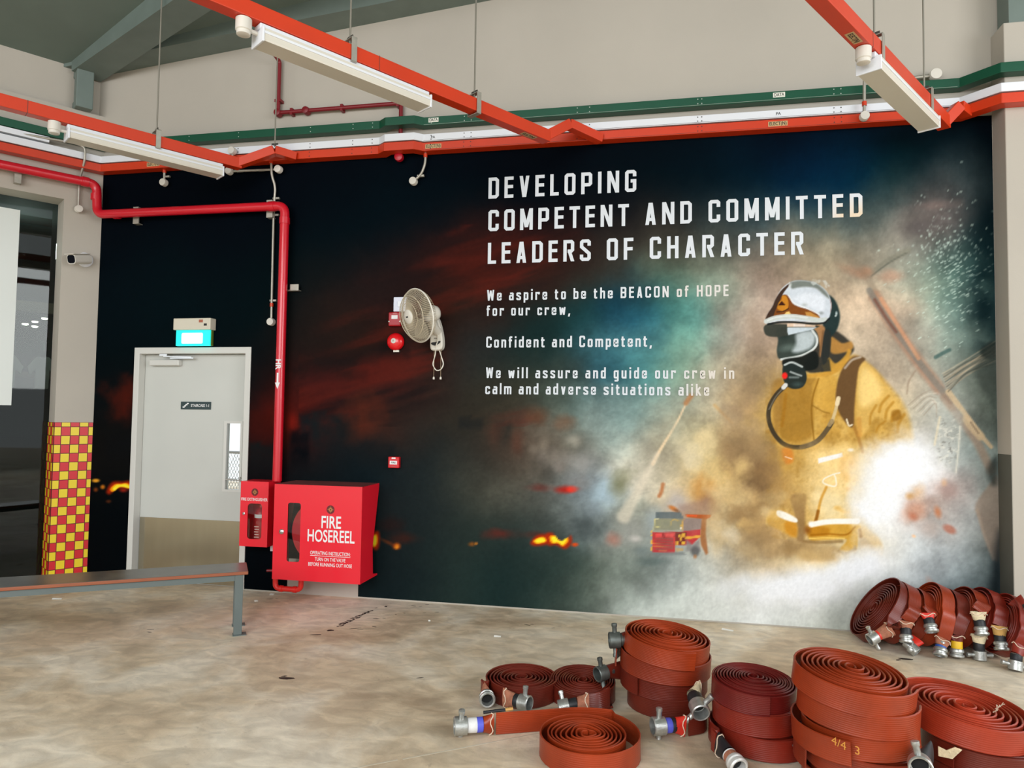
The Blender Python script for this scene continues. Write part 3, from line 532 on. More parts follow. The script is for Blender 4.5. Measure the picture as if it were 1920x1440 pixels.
def paint_firefighter(A):
    u, v = A.u, A.v
    Z = lambda L: [(1380 + x * .291667, 480 + y * .291667) for x, y in L]
    # jacket
    A.poly(Z([(560, 720), (450, 760), (300, 800), (245, 860), (230, 1000), (235, 1150), (270, 1260), (300, 1500), (260, 1700), (330, 1760), (700, 1790), (830, 1760), (860, 1500), (1000, 1400), (1130, 1280), (1130, 1120), (1080, 960), (990, 840), (880, 720), (760, 640), (660, 680)]), (186, 144, 66), .95, 7, tex=lambda x, y: 1 - .55 * sstep(800, 900, y) - .25 * sstep(1640, 1700, x) + .5 * fbm(x, y, 40, 44) * sstep(800, 900, y))
    i = A.sub(1435, 660, 1720, 1010)
    k = fbm(u[i], v[i], 34, 41, 4); reg = sstep(.15, .4, A.c[i, 0] - A.c[i, 2])
    A.mix(i, np.clip(k * 1.5, 0, .5) * reg, (222, 190, 116)); A.mix(i, np.clip(-k * 1.3, 0, .45) * reg, (136, 98, 36))
    k2 = fbm(u[i], v[i], 11, 43, 3); A.mix(i, np.clip(np.abs(k2) * 1.5 - .12, 0, .35) * reg, (140, 98, 34))
    A.poly(Z([(300, 830), (520, 790), (500, 960), (480, 1160), (300, 1180), (280, 1000)]), (148, 108, 42), .75, 4)
    A.poly(Z([(510, 800), (640, 770), (650, 900), (620, 1010), (520, 960), (490, 900)]), (194, 150, 66), .7, 4)
    A.poly(Z([(230, 830), (300, 800), (290, 1000), (260, 1160), (240, 1050)]), (140, 104, 52), .6, 5)
    A.stroke(Z([(530, 790), (495, 900), (485, 1010), (500, 1180)]), 3, (128, 88, 26), .75, 1.6); A.stroke(Z([(320, 890), (308, 1000), (296, 1090)]), 6, (150, 104, 34), .8, 2); A.stroke(Z([(490, 960), (560, 1000), (600, 1010)]), 2.5, (120, 84, 24), .6, 1.5)
    A.poly(Z([(800, 690), (880, 720), (980, 850), (1060, 980), (1000, 1060), (900, 1040), (840, 1130), (790, 1150), (770, 1000), (775, 850)]), (206, 168, 92), .8, 5)
    A.poly(Z([(820, 720), (900, 780), (940, 880), (860, 960), (800, 960), (785, 840)]), (226, 196, 126), .8, 8)
    for a, b, c, d, w in [(980, 900, 920, 1000, 5), (1010, 940, 960, 1040, 5), (1040, 1000, 1000, 1060, 6), (900, 960, 860, 1080, 4), (1080, 1020, 1040, 1130, 6), (960, 1060, 900, 1130, 4)]:
        A.stroke(Z([(a, b), ((a + c) / 2 - 14, (b + d) / 2), (c, d)]), w, (160, 112, 34), .65, 2.5)
    A.poly(Z([(1000, 1000), (1050, 990), (1060, 1040), (1010, 1060)]), (136, 92, 28), .75, 3)
    # neck, collar
    A.poly(Z([(540, 470), (640, 480), (740, 560), (750, 620), (640, 700), (580, 740), (470, 750), (440, 690), (500, 600)]), (54, 52, 46), .95, 3)
    A.poly(Z([(610, 520), (680, 560), (740, 550), (745, 600), (640, 630), (600, 600)]), (178, 128, 62), .85, 3); A.poly(Z([(550, 700), (590, 650), (640, 690), (700, 640), (720, 600), (740, 620), (690, 710), (600, 770), (450, 780), (460, 760), (560, 745)]), (188, 140, 56), .9, 2.5); A.poly(Z([(540, 690), (600, 660), (610, 740), (550, 745)]), (50, 52, 48), .85, 2, False)
    # shoulder strap
    A.poly(Z([(700, 700), (760, 645), (830, 660), (790, 720), (770, 860), (760, 980), (755, 1090), (720, 1090), (660, 1000), (640, 900), (660, 780)]), (98, 72, 46), .95, 2.5)
    A.stroke(Z([(700, 720), (745, 670), (800, 650)]), 4, (176, 164, 148), .8, 2); A.stroke(Z([(760, 1100), (790, 1180), (815, 1260)]), 6, (158, 112, 50), .85, 2); A.stroke(Z([(710, 1050), (725, 1090), (745, 1085)]), 3, (232, 220, 190), .9, 1); A.stroke(Z([(790, 1050), (795, 1150)]), 9, (186, 132, 60), .6, 3)
    # hood and back of the helmet
    A.poly(Z([(590, 250), (640, 290), (668, 380), (650, 470), (600, 520), (560, 470), (560, 300)]), (36, 52, 52), .97, 2.5)
    A.blob(*Z([(645, 370)])[0], 2.5, 5, (200, 214, 214), .9); A.blob(*Z([(640, 385)])[0], 2, 2, (230, 236, 236), .9)
    A.poly(Z([(505, 450), (570, 460), (560, 560), (540, 650), (535, 560)]), (156, 114, 74), .95, 2); A.poly(Z([(570, 480), (610, 500), (600, 640), (560, 700), (550, 620)]), (44, 48, 46), .95, 2); A.stroke(Z([(560, 480), (548, 560), (535, 640)]), 3, (110, 78, 50), .7, 1.5)
    # breathing mask
    A.poly(Z([(265, 470), (400, 450), (500, 470), (530, 530), (510, 590), (420, 640), (290, 665), (262, 620), (270, 540)]), (54, 64, 60), .97, 2)
    A.poly(Z([(390, 500), (480, 480), (510, 530), (480, 590), (400, 620), (360, 610), (385, 560)]), (186, 196, 200), .85, 5); A.blob(*Z([(330, 590)])[0], 20, 9, (96, 110, 104), .7, rot=-.2); A.blob(*Z([(310, 510)])[0], 13, 11, (38, 50, 46), .7)
    A.stroke(Z([(490, 478), (520, 530), (505, 590), (420, 640), (290, 665)]), 4, (206, 212, 210), .95, 1.1)
    A.poly(Z([(300, 670), (420, 645), (500, 610), (530, 650), (520, 720), (440, 740), (330, 740)]), (28, 32, 30), .97, 2)
    A.poly(Z([(305, 700), (360, 680), (430, 710), (455, 780), (430, 840), (370, 855), (320, 830), (300, 770)]), (40, 48, 46), .98, 1.6)
    A.stroke(Z([(312, 700), (360, 684), (425, 712)]), 3.5, (188, 196, 194), .9, 1.2); A.stroke(Z([(350, 745), (390, 760), (420, 770)]), 3, (180, 188, 186), .8, 1.4); A.stroke(Z([(345, 780), (400, 780)]), 4, (120, 130, 128), .7, 1.6); A.blob(*Z([(395, 825)])[0], 12, 6, (64, 80, 78), .8)
    A.blob(*Z([(313, 770)])[0], 5, 6, (216, 40, 36), 1, hard=.7)
    # air hose
    A.stroke(Z([(318, 835), (260, 890), (215, 970), (212, 1060), (250, 1150), (320, 1215), (420, 1228), (520, 1190), (590, 1110), (615, 1070)]), 8.5, (62, 54, 42), .95, 1.3)
    A.stroke(Z([(420, 1228), (520, 1190), (590, 1110)]), 8.5, (118, 98, 68), .55, 1.5); A.stroke(Z([(310, 842), (255, 905), (212, 985)]), 2.5, (120, 116, 104), .6, 1)
    A.stroke(Z([(615, 1070), (640, 990), (655, 920)]), 6, (196, 176, 134), .95, 1.2); A.stroke(Z([(650, 950), (658, 915)]), 8, (224, 206, 168), .9, 1.2); A.stroke(Z([(600, 1085), (616, 1060)]), 8, (150, 128, 90), .9, 1); A.stroke(Z([(305, 845), (318, 830)]), 8, (214, 214, 210), .95, 1)
    # helmet
    H = lambda L: [(1420 + x * .1041667, 510 + y * .1041667) for x, y in L]
    A.poly(H([(150, 950), (540, 940), (1060, 960), (1050, 1010), (560, 1140), (300, 1170), (140, 1120)]), (58, 62, 56), .95, 1.5)
    A.poly(H([(540, 1000), (1060, 1000), (980, 1040), (560, 1135), (540, 1080)]), (196, 208, 216), .97, 1.2, False)
    A.poly(H([(530, 930), (660, 930), (1040, 960), (1040, 990), (540, 990)]), (214, 186, 162), .95, .9, False); A.poly(H([(650, 935), (860, 945), (860, 985), (650, 985)]), (222, 208, 198), .9, .8, False)
    A.poly(H([(150, 870), (180, 760), (270, 620), (330, 480), (440, 300), (600, 180), (760, 150), (1000, 180), (1180, 280), (1290, 420), (1330, 600), (1310, 760), (1270, 860), (1180, 910), (900, 900), (500, 880), (300, 900), (170, 930)]), (198, 206, 214), 1, 1.3)
    A.poly(H([(150, 870), (180, 760), (270, 620), (330, 480), (440, 320), (600, 190), (560, 260), (470, 380), (440, 460), (400, 560), (330, 720), (300, 840)]), (58, 40, 30), .95, 1.3)
    A.poly(H([(600, 190), (760, 155), (1000, 185), (1150, 270), (1260, 390), (1290, 480), (1180, 400), (1060, 300), (900, 270), (740, 280), (620, 300)]), (96, 102, 94), .85, 3)
    i = A.sub(1478, 524, 1556, 560); A.mix(i, .6 * sstep(.1, .3, fbm(u[i], v[i], 12, 55, 3)) * (1 - sstep(540, 556, v[i])), (196, 200, 196))
    A.poly(H([(640, 470), (900, 380), (1180, 440), (1220, 600), (1160, 720), (960, 640), (760, 560)]), (222, 228, 236), .9, 5); A.blob(*H([(850, 590)])[0], 7, 4, (150, 156, 152), .7); A.blob(*H([(1150, 740)])[0], 6, 4, (120, 126, 124), .7)
    A.poly(H([(440, 430), (520, 410), (590, 480), (640, 570), (760, 630), (1000, 700), (1115, 800), (1100, 850), (900, 820), (620, 780), (380, 800), (290, 830), (320, 700), (390, 560)]), (122, 70, 32), 1, 1.2)
    A.poly(H([(450, 430), (520, 440), (560, 560), (540, 660), (450, 700), (360, 660), (380, 560), (430, 500)]), (188, 124, 40), .95, 1.2); A.poly(H([(440, 520), (510, 600), (370, 605)]), (58, 28, 24), .95, .8, False); A.poly(H([(520, 720), (570, 710), (620, 780), (470, 785)]), (220, 186, 110), .95, 1, False); A.poly(H([(860, 720), (950, 720), (1110, 810), (1100, 845), (880, 790)]), (190, 140, 70), .85, 1.5, False); A.stroke(H([(350, 720), (460, 710), (560, 660)]), 1.8, (52, 34, 26), .9, .7)
    A.stroke(H([(160, 890), (320, 830), (600, 800), (900, 835), (1110, 870), (1230, 860)]), 9, (186, 192, 188), 1, 1.2); A.stroke(H([(180, 880), (330, 822), (600, 792), (900, 822)]), 2, (226, 230, 228), .8, .8)
    A.stroke(H([(190, 940), (400, 905), (700, 905), (1000, 930), (1200, 915), (1290, 840)]), 3.5, (30, 34, 34), .95, 1); A.stroke(H([(560, 420), (660, 560), (900, 660), (1110, 760)]), 2, (236, 238, 238), .85, .8); A.stroke(H([(1310, 500), (1330, 600), (1315, 720)]), 2, (150, 130, 128), .8, .8)
    # badge-less chest, reflective bands and belt
    J = lambda L: [(1420 + x * .208333, 800 + y * .208333) for x, y in L]
    A.blob(1470, 860, 44, 30, (200, 156, 76), .5, rag=.6); A.blob(1560, 880, 60, 60, (234, 206, 146), .75, rag=.5, seed=31); A.blob(1560, 950, 46, 40, (232, 214, 168), .8, rag=.4, seed=33); A.blob(1470, 920, 30, 26, (170, 134, 78), .6, rag=.7, seed=34)
    A.poly(J([(545, 285), (760, 235), (770, 270), (550, 330)]), (240, 240, 240), .95, 1.5, False); A.blob(*J([(840, 210)])[0], 7, 4, (244, 240, 232), .9)
    A.poly(J([(760, 270), (880, 250), (910, 350), (880, 500), (780, 480), (740, 380)]), (206, 150, 70), .6, 8); A.blob(*J([(850, 340)])[0], 8, 9, (176, 118, 48), .7, rag=.5); A.blob(*J([(830, 560)])[0], 8, 6, (206, 144, 60), .7, rag=.5)
    A.stroke(J([(740, 415), (680, 430), (600, 470), (600, 510), (700, 535), (705, 470), (690, 430)]), 2.6, (244, 236, 214), .95, 1)
    A.poly(J([(220, 200), (310, 210), (320, 310), (250, 330)]), (206, 120, 44), .7, 4); A.stroke(J([(250, 270), (310, 290)]), 2, (244, 220, 190), .8, 1)
    A.stroke(J([(620, 545), (570, 660), (540, 800), (520, 850)]), 5, (190, 134, 46), .8, 2); A.stroke(J([(545, 760), (525, 850)]), 6, (130, 78, 22), .8, 2)
    A.poly(J([(700, 720), (860, 760), (890, 640), (960, 690), (890, 780), (760, 770)]), (222, 174, 92), .5, 4); A.blob(*J([(720, 730)])[0], 9, 6, (212, 168, 86), .7); A.blob(*J([(890, 720)])[0], 5, 12, (214, 160, 84), .7)
    A.poly(J([(300, 630), (430, 610), (430, 760), (420, 1010), (350, 1010), (340, 820)]), (134, 104, 66), .8, 4)
    A.poly(J([(110, 760), (190, 770), (340, 840), (350, 1000), (200, 930), (90, 870)]), (196, 152, 72), .85, 4); A.poly(J([(250, 860), (345, 870), (345, 985), (260, 950)]), (186, 122, 30), .7, 4)
    A.poly(J([(180, 755), (250, 770), (350, 825), (350, 860), (260, 840), (180, 800)]), (246, 242, 230), 1, 1.8)
    A.poly(J([(480, 880), (900, 880), (905, 1000), (880, 1110), (740, 1110), (800, 1015), (600, 1020), (470, 1015)]), (196, 146, 52), .9, 3); A.poly(J([(480, 900), (640, 910), (620, 980), (475, 985)]), (168, 108, 22), .7, 4); A.stroke(J([(480, 975), (640, 965), (800, 970), (880, 900)]), 3, (150, 92, 18), .75, 1.6); A.stroke(J([(470, 1005), (600, 1000), (780, 1005)]), 3, (240, 206, 110), .7, 1.5); A.blob(*J([(450, 930)])[0], 8, 10, (120, 66, 24), .75)
    A.stroke(J([(490, 880), (640, 855), (900, 850)]), 10, (250, 246, 236), 1, 2); A.blob(*J([(480, 875)])[0], 6, 6, (254, 250, 244), .95)
    A.stroke(J([(420, 1030), (560, 1040), (760, 1030)]), 6, (116, 86, 46), .7, 3); A.stroke(J([(730, 1120), (800, 1140), (880, 1100)]), 5, (110, 82, 50), .75, 2.5); A.stroke(J([(880, 1080), (870, 1180), (800, 1260)]), 5, (150, 124, 86), .6, 3)
    A.poly(J([(900, 920), (970, 910), (1080, 980), (1130, 1080), (1120, 1150), (1010, 1150), (930, 1060), (905, 980)]), (206, 178, 130), .8, 4); A.poly(J([(920, 990), (1000, 1030), (1080, 1130), (1000, 1150), (920, 1120)]), (182, 164, 140), .6, 4); A.stroke(J([(920, 930), (930, 985)]), 6, (140, 100, 56), .7, 3)
    A.poly(J([(250, 1020), (420, 1040), (600, 1060), (720, 1080), (700, 1180), (560, 1200), (400, 1190), (260, 1140)]), (126, 96, 56), .5, 8)
    A.blob(*J([(790, 1335)])[0], 11, 10, (206, 196, 172), .8); A.stroke(J([(830, 1200), (790, 1290)]), 3, (220, 214, 200), .7, 1.5)
    A.blob(*J([(330, 1120)])[0], 46, 16, (140, 112, 72), .55, rag=.7, seed=61); A.blob(*J([(520, 1170)])[0], 44, 16, (176, 142, 90), .6, rag=.7, seed=62); A.blob(*J([(700, 1130)])[0], 34, 16, (190, 160, 112), .6, rag=.7, seed=63)
    # smoke drifting across the lower body
    for x, y, rx, ry, c, a, k in [(1450, 880, 30, 34, (150, 118, 76), .75, 101), (1446, 935, 30, 30, (186, 160, 112), .7, 102), (1478, 900, 26, 24, (176, 140, 82), .55, 103), (1500, 925, 22, 26, (196, 162, 100), .5, 104), (1430, 1000, 34, 30, (150, 122, 84), .7, 105), (1440, 960, 24, 14, (214, 190, 142), .6, 106), (1530, 1040, 70, 16, (190, 160, 108), .6, 107), (1620, 1040, 44, 18, (232, 226, 212), .8, 108), (1470, 1055, 60, 16, (214, 196, 158), .6, 109), (1600, 950, 14, 60, (240, 234, 220), .6, 110), (1420, 820, 24, 40, (160, 134, 94), .6, 111), (1400, 760, 34, 40, (150, 124, 96), .5, 112)]:
        A.blob(x, y, rx, ry, c, a, rag=.8, scale=26, seed=k)
    # white burst over the right arm
    A.blob(1680, 880, 74, 62, (243, 245, 248), 1, rag=.35, scale=40, seed=71, hard=.45); A.blob(1645, 950, 46, 56, (243, 245, 247), 1, rag=.35, scale=36, seed=72, hard=.4); A.blob(1700, 850, 50, 26, (241, 243, 246), 1, rag=.3, hard=.3, seed=73); A.blob(1625, 900, 26, 60, (240, 240, 238), .7, rag=.3, seed=74)
    A.blob(1740, 880, 26, 18, (240, 242, 245), .9, rot=.3, rag=.4, seed=75); A.blob(1600, 870, 26, 40, (236, 222, 190), .5, rag=.4, seed=76)
    A.blob(1720, 925, 20, 20, (206, 170, 130), .75, rag=.7, seed=77); A.blob(1715, 960, 26, 22, (186, 134, 108), .7, rag=.6, seed=78); A.blob(1705, 930, 10, 9, (190, 138, 74), .7, rag=.5); A.blob(1712, 968, 12, 9, (176, 104, 78), .7, rot=.6); A.blob(1758, 960, 8, 14, (182, 112, 74), .85, rot=-.3); A.blob(1775, 916, 20, 18, (150, 126, 120), .7, rag=.5); A.blob(1780, 992, 14, 8, (164, 112, 96), .95, rot=.5, hard=.5); A.blob(1713, 1005, 5, 3.5, (232, 184, 138), .9, rot=.4); A.blob(1736, 990, 26, 16, (176, 156, 146), .5, rag=.6)
    A.blob(1770, 905, 7, 9, (204, 160, 120), .6)
    # glow along the floor
    A.blob(1480, 1100, 110, 34, (241, 243, 246), 1, rag=.4, scale=40, seed=81, hard=.35); A.blob(1600, 1070, 70, 30, (239, 241, 244), .95, rot=-.35, rag=.4, scale=36, seed=82, hard=.3); A.blob(1380, 1110, 60, 26, (222, 226, 226), .6, rag=.6, seed=83)
    A.blob(1745, 1095, 7, 18, (176, 136, 120), .6, rot=-.5)
    return A

def mural_colours(u, v):
    A = paint_mural(u, v); paint_firefighter(A)
    lum = A.c.mean(1); A.c *= (1 + .07 * sstep(.2, .4, lum) * (1 - sstep(.7, .9, lum)))[:, None]
    A.c *= (1 + fbm(A.u, A.v, 3.2, 401, 2) * .07 + fbm(A.u, A.v, 18, 402, 3) * .10 * sstep(.2, .4, lum) * (1 - sstep(.75, .92, lum)))[:, None]
    return np.clip(A.c, 0, 1)
def build_mural():
    ART = np.array([[171.6106, 9.653, 237.1448], [-21.1665, -199.6995, 1091.3129], [-0.0306, 0.0071, 1.0]])
    def art_grid(x, z):
        d = ART[2, 0] * x + ART[2, 1] * z + 1.0
        return (ART[0, 0] * x + ART[0, 1] * z + ART[0, 2]) / d, (ART[1, 0] * x + ART[1, 1] * z + ART[1, 2]) / d
    x0, x1, z0, z1 = -.418, 7.158, .012, 3.83
    ux = np.concatenate([np.arange(x0, 5.05, .0125), np.arange(5.05, 6.75, .0062), np.arange(6.75, x1, .009), [0.0, 1.19, 1.60, 2.26, x1]])
    uz = np.concatenate([np.arange(z0, .70, .0105), np.arange(.70, 2.75, .0064), np.arange(2.75, z1, .014), [2.15, .30, z1]])
    ux = np.unique(np.round(ux, 4)); uz = np.unique(np.round(uz, 4)); nx, nz = len(ux), len(uz)
    X, Z = np.meshgrid(ux, uz); X = X.ravel(); Z = Z.ravel()
    U, V = art_grid(X, Z)
    col = mural_colours(U, V)
    L = np.where(col <= .04045, col / 12.92, ((col + .055) / 1.055) ** 2.4) * MURAL_GAIN; L = np.maximum(L - .002, .0004)
    i, j = np.meshgrid(np.arange(nx - 1), np.arange(nz - 1)); i = i.ravel(); j = j.ravel()
    cx = (ux[i] + ux[i + 1]) / 2; cz = (uz[j] + uz[j + 1]) / 2
    keep = ~((cx > 0) & (cx < 1.19) & (cz < 2.15)) & ~((cx > 1.60) & (cx < 2.26) & (cz < .30))
    i = i[keep]; j = j[keep]; q = np.stack([j * nx + i, j * nx + i + 1, (j + 1) * nx + i + 1, (j + 1) * nx + i], 1).astype(np.int32)
    me = bpy.data.meshes.new('printed_sheet'); n = len(X); me.vertices.add(n); co = np.stack([X, np.full(n, -.003), Z], 1).astype(np.float32); me.vertices.foreach_set('co', co.ravel())
    me.loops.add(q.size); me.loops.foreach_set('vertex_index', q.ravel()); me.polygons.add(len(q)); me.polygons.foreach_set('loop_start', np.arange(0, q.size, 4, dtype=np.int32))
    me.update(calc_edges=True)
    ca = me.color_attributes.new('print', 'FLOAT_COLOR', 'POINT'); ca.data.foreach_set('color', np.concatenate([np.clip(L, 0, .94), np.ones((n, 1))], 1).astype(np.float32).ravel())
    m = bpy.data.materials.new('printed_vinyl'); m.use_nodes = True; nt = m.node_tree; b = nt.nodes['Principled BSDF']
    a = nt.nodes.new('ShaderNodeAttribute'); a.attribute_name = 'print'; nt.links.new(a.outputs['Color'], b.inputs['Base Color']); b.inputs['Roughness'].default_value = .7; b.inputs['Specular IOR Level'].default_value = .03
    tc = nt.nodes.new('ShaderNodeTexCoord'); wv = nt.nodes.new('ShaderNodeTexNoise'); wv.inputs['Scale'].default_value = 120; nt.links.new(tc.outputs['Object'], wv.inputs['Vector'])
    bp = nt.nodes.new('ShaderNodeBump'); bp.inputs['Strength'].default_value = .06; bp.inputs['Distance'].default_value = .004; nt.links.new(wv.outputs[0], bp.inputs['Height']); nt.links.new(bp.outputs[0], b.inputs['Normal'])
    me.materials.append(m)
    t = thing('wall_mural', 'large printed mural of a firefighter in smoke with white slogan lettering', 'mural', (3.4, 0, 0))
    link('printed_sheet', me, t)
    return t, m

# --- squared condensed stroke lettering of the slogan
def glyphs():
    G = {}
    def st(*paths, w=.5): return (w, paths)
    t = .155; l, r, b, T = t / 2, .5 - t / 2, t / 2, 1 - t / 2; c = .055
    def loop(x0, y0, x1, y1, ch=c): return [(x0 + ch, y0), (x1 - ch, y0), (x1, y0 + ch), (x1, y1 - ch), (x1 - ch, y1), (x0 + ch, y1), (x0, y1 - ch), (x0, y0 + ch), (x0 + ch, y0)]
    G['A'] = st([(.02 + l, 0), (.25 - .012, 1)], [(.48 - l, 0), (.25 + .012, 1)], [(.13, .25), (.37, .25)])
    G['B'] = st([(l, 0), (l, 1)], [(l, T), (r - c, T), (r, T - c), (r, .5 + c), (r - c, .5), (l, .5)], [(r - c, .5), (r, .5 - c), (r, b + c), (r - c, b), (l, b)])
    G['C'] = st([(r, .68), (r, T - c), (r - c, T), (l + c, T), (l, T - c), (l, b + c), (l + c, b), (r - c, b), (r, b + c), (r, .34)])
    G['D'] = st([(l, 0), (l, 1)], [(l, T), (r - c * 1.4, T), (r, T - c * 1.4), (r, b + c * 1.4), (r - c * 1.4, b), (l, b)])
    G['E'] = st([(l, 0), (l, 1)], [(l, T), (.43, T)], [(l, .53), (.41, .53)], [(l, b), (.43, b)], w=.43)
    G['F'] = st([(l, 0), (l, 1)], [(l, T), (.43, T)], [(l, .5), (.40, .5)], w=.43)
    G['G'] = st([(r, .70), (r, T - c), (r - c, T), (l + c, T), (l, T - c), (l, b + c), (l + c, b), (r - c, b), (r, b + c), (r, .5), (.25, .5)])
    G['H'] = st([(l, 0), (l, 1)], [(r, 0), (r, 1)], [(l, .52), (r, .52)])
    G['I'] = st([(l, 0), (l, 1)], w=t)
    G['L'] = st([(l, 0), (l, 1)], [(l, b), (.40, b)], w=.40)
    G['M'] = st([(l, 0), (l, 1)], [(.6 - l, 0), (.6 - l, 1)], [(l + .01, 1), (.3, .12)], [(.59 - l, 1), (.3, .12)], w=.6)
    G['N'] = st([(l, 0), (l, 1)], [(.53 - l, 0), (.53 - l, 1)], [(l + .01, 1), (.52 - l, 0)], w=.53)
    G['O'] = st(loop(l, b, r, T))
    G['P'] = st([(l, 0), (l, 1)], [(l, T), (r - c, T), (r, T - c), (r, .43 + c), (r - c, .43), (l, .43)])
    G['R'] = st([(l, 0), (l, 1)], [(l, T), (r - c, T), (r, T - c), (r, .48 + c), (r - c, .48), (.2, .48)], [(.27, .5), (r + .01, 0)])
    G['S'] = st([(r, .70), (r, T - c), (r - c, T), (l + c, T), (l, T - c), (l, .66), (r, .34), (r, b + c), (r - c, b), (l + c, b), (l, b + c), (l, .30)])
    G['T'] = st([(.24, 0), (.24, 1)], [(0, T), (.48, T)], w=.48)
    G['V'] = st([(.02 + l, 1), (.25 - .012, 0)], [(.48 - l, 1), (.25 + .012, 0)])
    G['W'] = st([(.02 + l, 1), (.19, 0)], [(.36, .95), (.19, 0)], [(.36, .95), (.53, 0)], [(.70 - l, 1), (.53, 0)], w=.72)
    X = .72; tx = X - t / 2; k = .04; q = .44; rr = q - t / 2
    def lo(x0=l, y0=b, x1=rr, y1=tx): return loop(x0, y0, x1, y1, k)
    G['a'] = st([(l + .02, tx), (rr - k, tx), (rr, tx - k), (rr, 0)], [(rr, .42), (l + k, .42), (l, .42 - k), (l, b + k), (l + k, b), (rr, b)], w=q)
    G['b'] = st([(l, 0), (l, 1)], [(l, tx), (rr - k, tx), (rr, tx - k), (rr, b + k), (rr - k, b), (l, b)], w=q)
    G['c'] = st([(rr, .46), (rr, tx - k), (rr - k, tx), (l + k, tx), (l, tx - k), (l, b + k), (l + k, b), (rr - k, b), (rr, b + k), (rr, .27)], w=q)
    G['d'] = st([(rr, 0), (rr, 1)], [(rr, tx), (l + k, tx), (l, tx - k), (l, b + k), (l + k, b), (rr, b)], w=q)
    G['e'] = st([(l, .36), (rr, .36), (rr, tx - k), (rr - k, tx), (l + k, tx), (l, tx - k), (l, b + k), (l + k, b), (rr - k, b), (rr, b + k), (rr, .22)], w=q)
    G['f'] = st([(.12, 0), (.12, T - k), (.12 + k, T), (.33, T)], [(0, tx), (.30, tx)], w=.33)
    G['g'] = st([(rr, X), (rr, -.2 + k), (rr - k, -.2), (l, -.2)], [(rr, tx), (l + k, tx), (l, tx - k), (l, b + k), (l + k, b), (rr, b)], w=q)
    G['h'] = st([(l, 0), (l, 1)], [(l, tx), (rr - k, tx), (rr, tx - k), (rr, 0)], w=q)
    G['i'] = st([(l, 0), (l, X)], [(l, .84), (l, 1)], w=t)
    G['k'] = st([(l, 0), (l, 1)], [(l, .36), (.36, X)], [(.16, .42), (.38, 0)], w=q)
    G['l'] = st([(l, 0), (l, 1)], w=t)
    G['m'] = st([(l, 0), (l, X)], [(l, tx), (.60 - k, tx), (.60, tx - k), (.60, 0)], [(.34, tx), (.34, 0)], w=.68)
    G['n'] = st([(l, 0), (l, X)], [(l, tx), (rr - k, tx), (rr, tx - k), (rr, 0)], w=q)
    G['o'] = st(lo(), w=q)
    G['p'] = st([(l, -.24), (l, X)], [(l, tx), (rr - k, tx), (rr, tx - k), (rr, b + k), (rr - k, b), (l, b)], w=q)
    G['r'] = st([(l, 0), (l, X)], [(l, tx), (.33, tx), (.33, .5)], w=.41)
    G['s'] = st([(rr, .52), (rr, tx - k), (rr - k, tx), (l + k, tx), (l, tx - k), (l, .47), (rr, .28), (rr, b + k), (rr - k, b), (l + k, b), (l, b + k), (l, .22)], w=q)
    G['t'] = st([(.12, .9), (.12, b + k), (.12 + k, b), (.32, b)], [(0, tx), (.31, tx)], w=.33)
    G['u'] = st([(l, X), (l, b + k), (l + k, b), (rr, b)], [(rr, 0), (rr, X)], w=q)
    G['v'] = st([(.02 + l, X), (.22, 0)], [(.42 - l, X), (.22, 0)], w=q)
    G['w'] = st([(.01 + l, X), (.17, 0)], [(.31, X - .05), (.17, 0)], [(.31, X - .05), (.45, 0)], [(.61 - l, X), (.45, 0)], w=.62)
    G[','] = st([(l + .02, .12), (l - .04, -.16)], w=t)
    return G, t
def ribbon2d(path, t):
    """flat stroke with mitred corners: list of quads"""
    P = [Vector((x, y)) for x, y in path]; closed = (P[0] - P[-1]).length < 1e-6; m = len(P); Ls = []; Rs = []
    for i in range(m):
        if closed and i in (0, m - 1): a, bq = P[m - 2], P[1]
        else: a, bq = P[max(i - 1, 0)], P[min(i + 1, m - 1)]
        d0 = (P[i] - a) if (P[i] - a).length > 1e-6 else (bq - P[i]); d1 = (bq - P[i]) if (bq - P[i]).length > 1e-6 else (P[i] - a)
        d0.normalize(); d1.normalize(); n0 = Vector((-d0.y, d0.x)); n1 = Vector((-d1.y, d1.x)); n = (n0 + n1)
        n = n0 if n.length < .2 else n / max(n.dot(n0), .35)
        if i in (0, m - 1) and not closed and abs(d0.x) > .02 and abs(d0.y) > .8:      # slanted stems are cut level
            h = t / 2 / abs(d0.y); n = Vector((h if n0.x > 0 else -h, 0)) / (t / 2)
        Ls.append(P[i] + n * t / 2); Rs.append(P[i] - n * t / 2)
    return [(Ls[i], Ls[i + 1], Rs[i + 1], Rs[i]) for i in range(m - 1)]
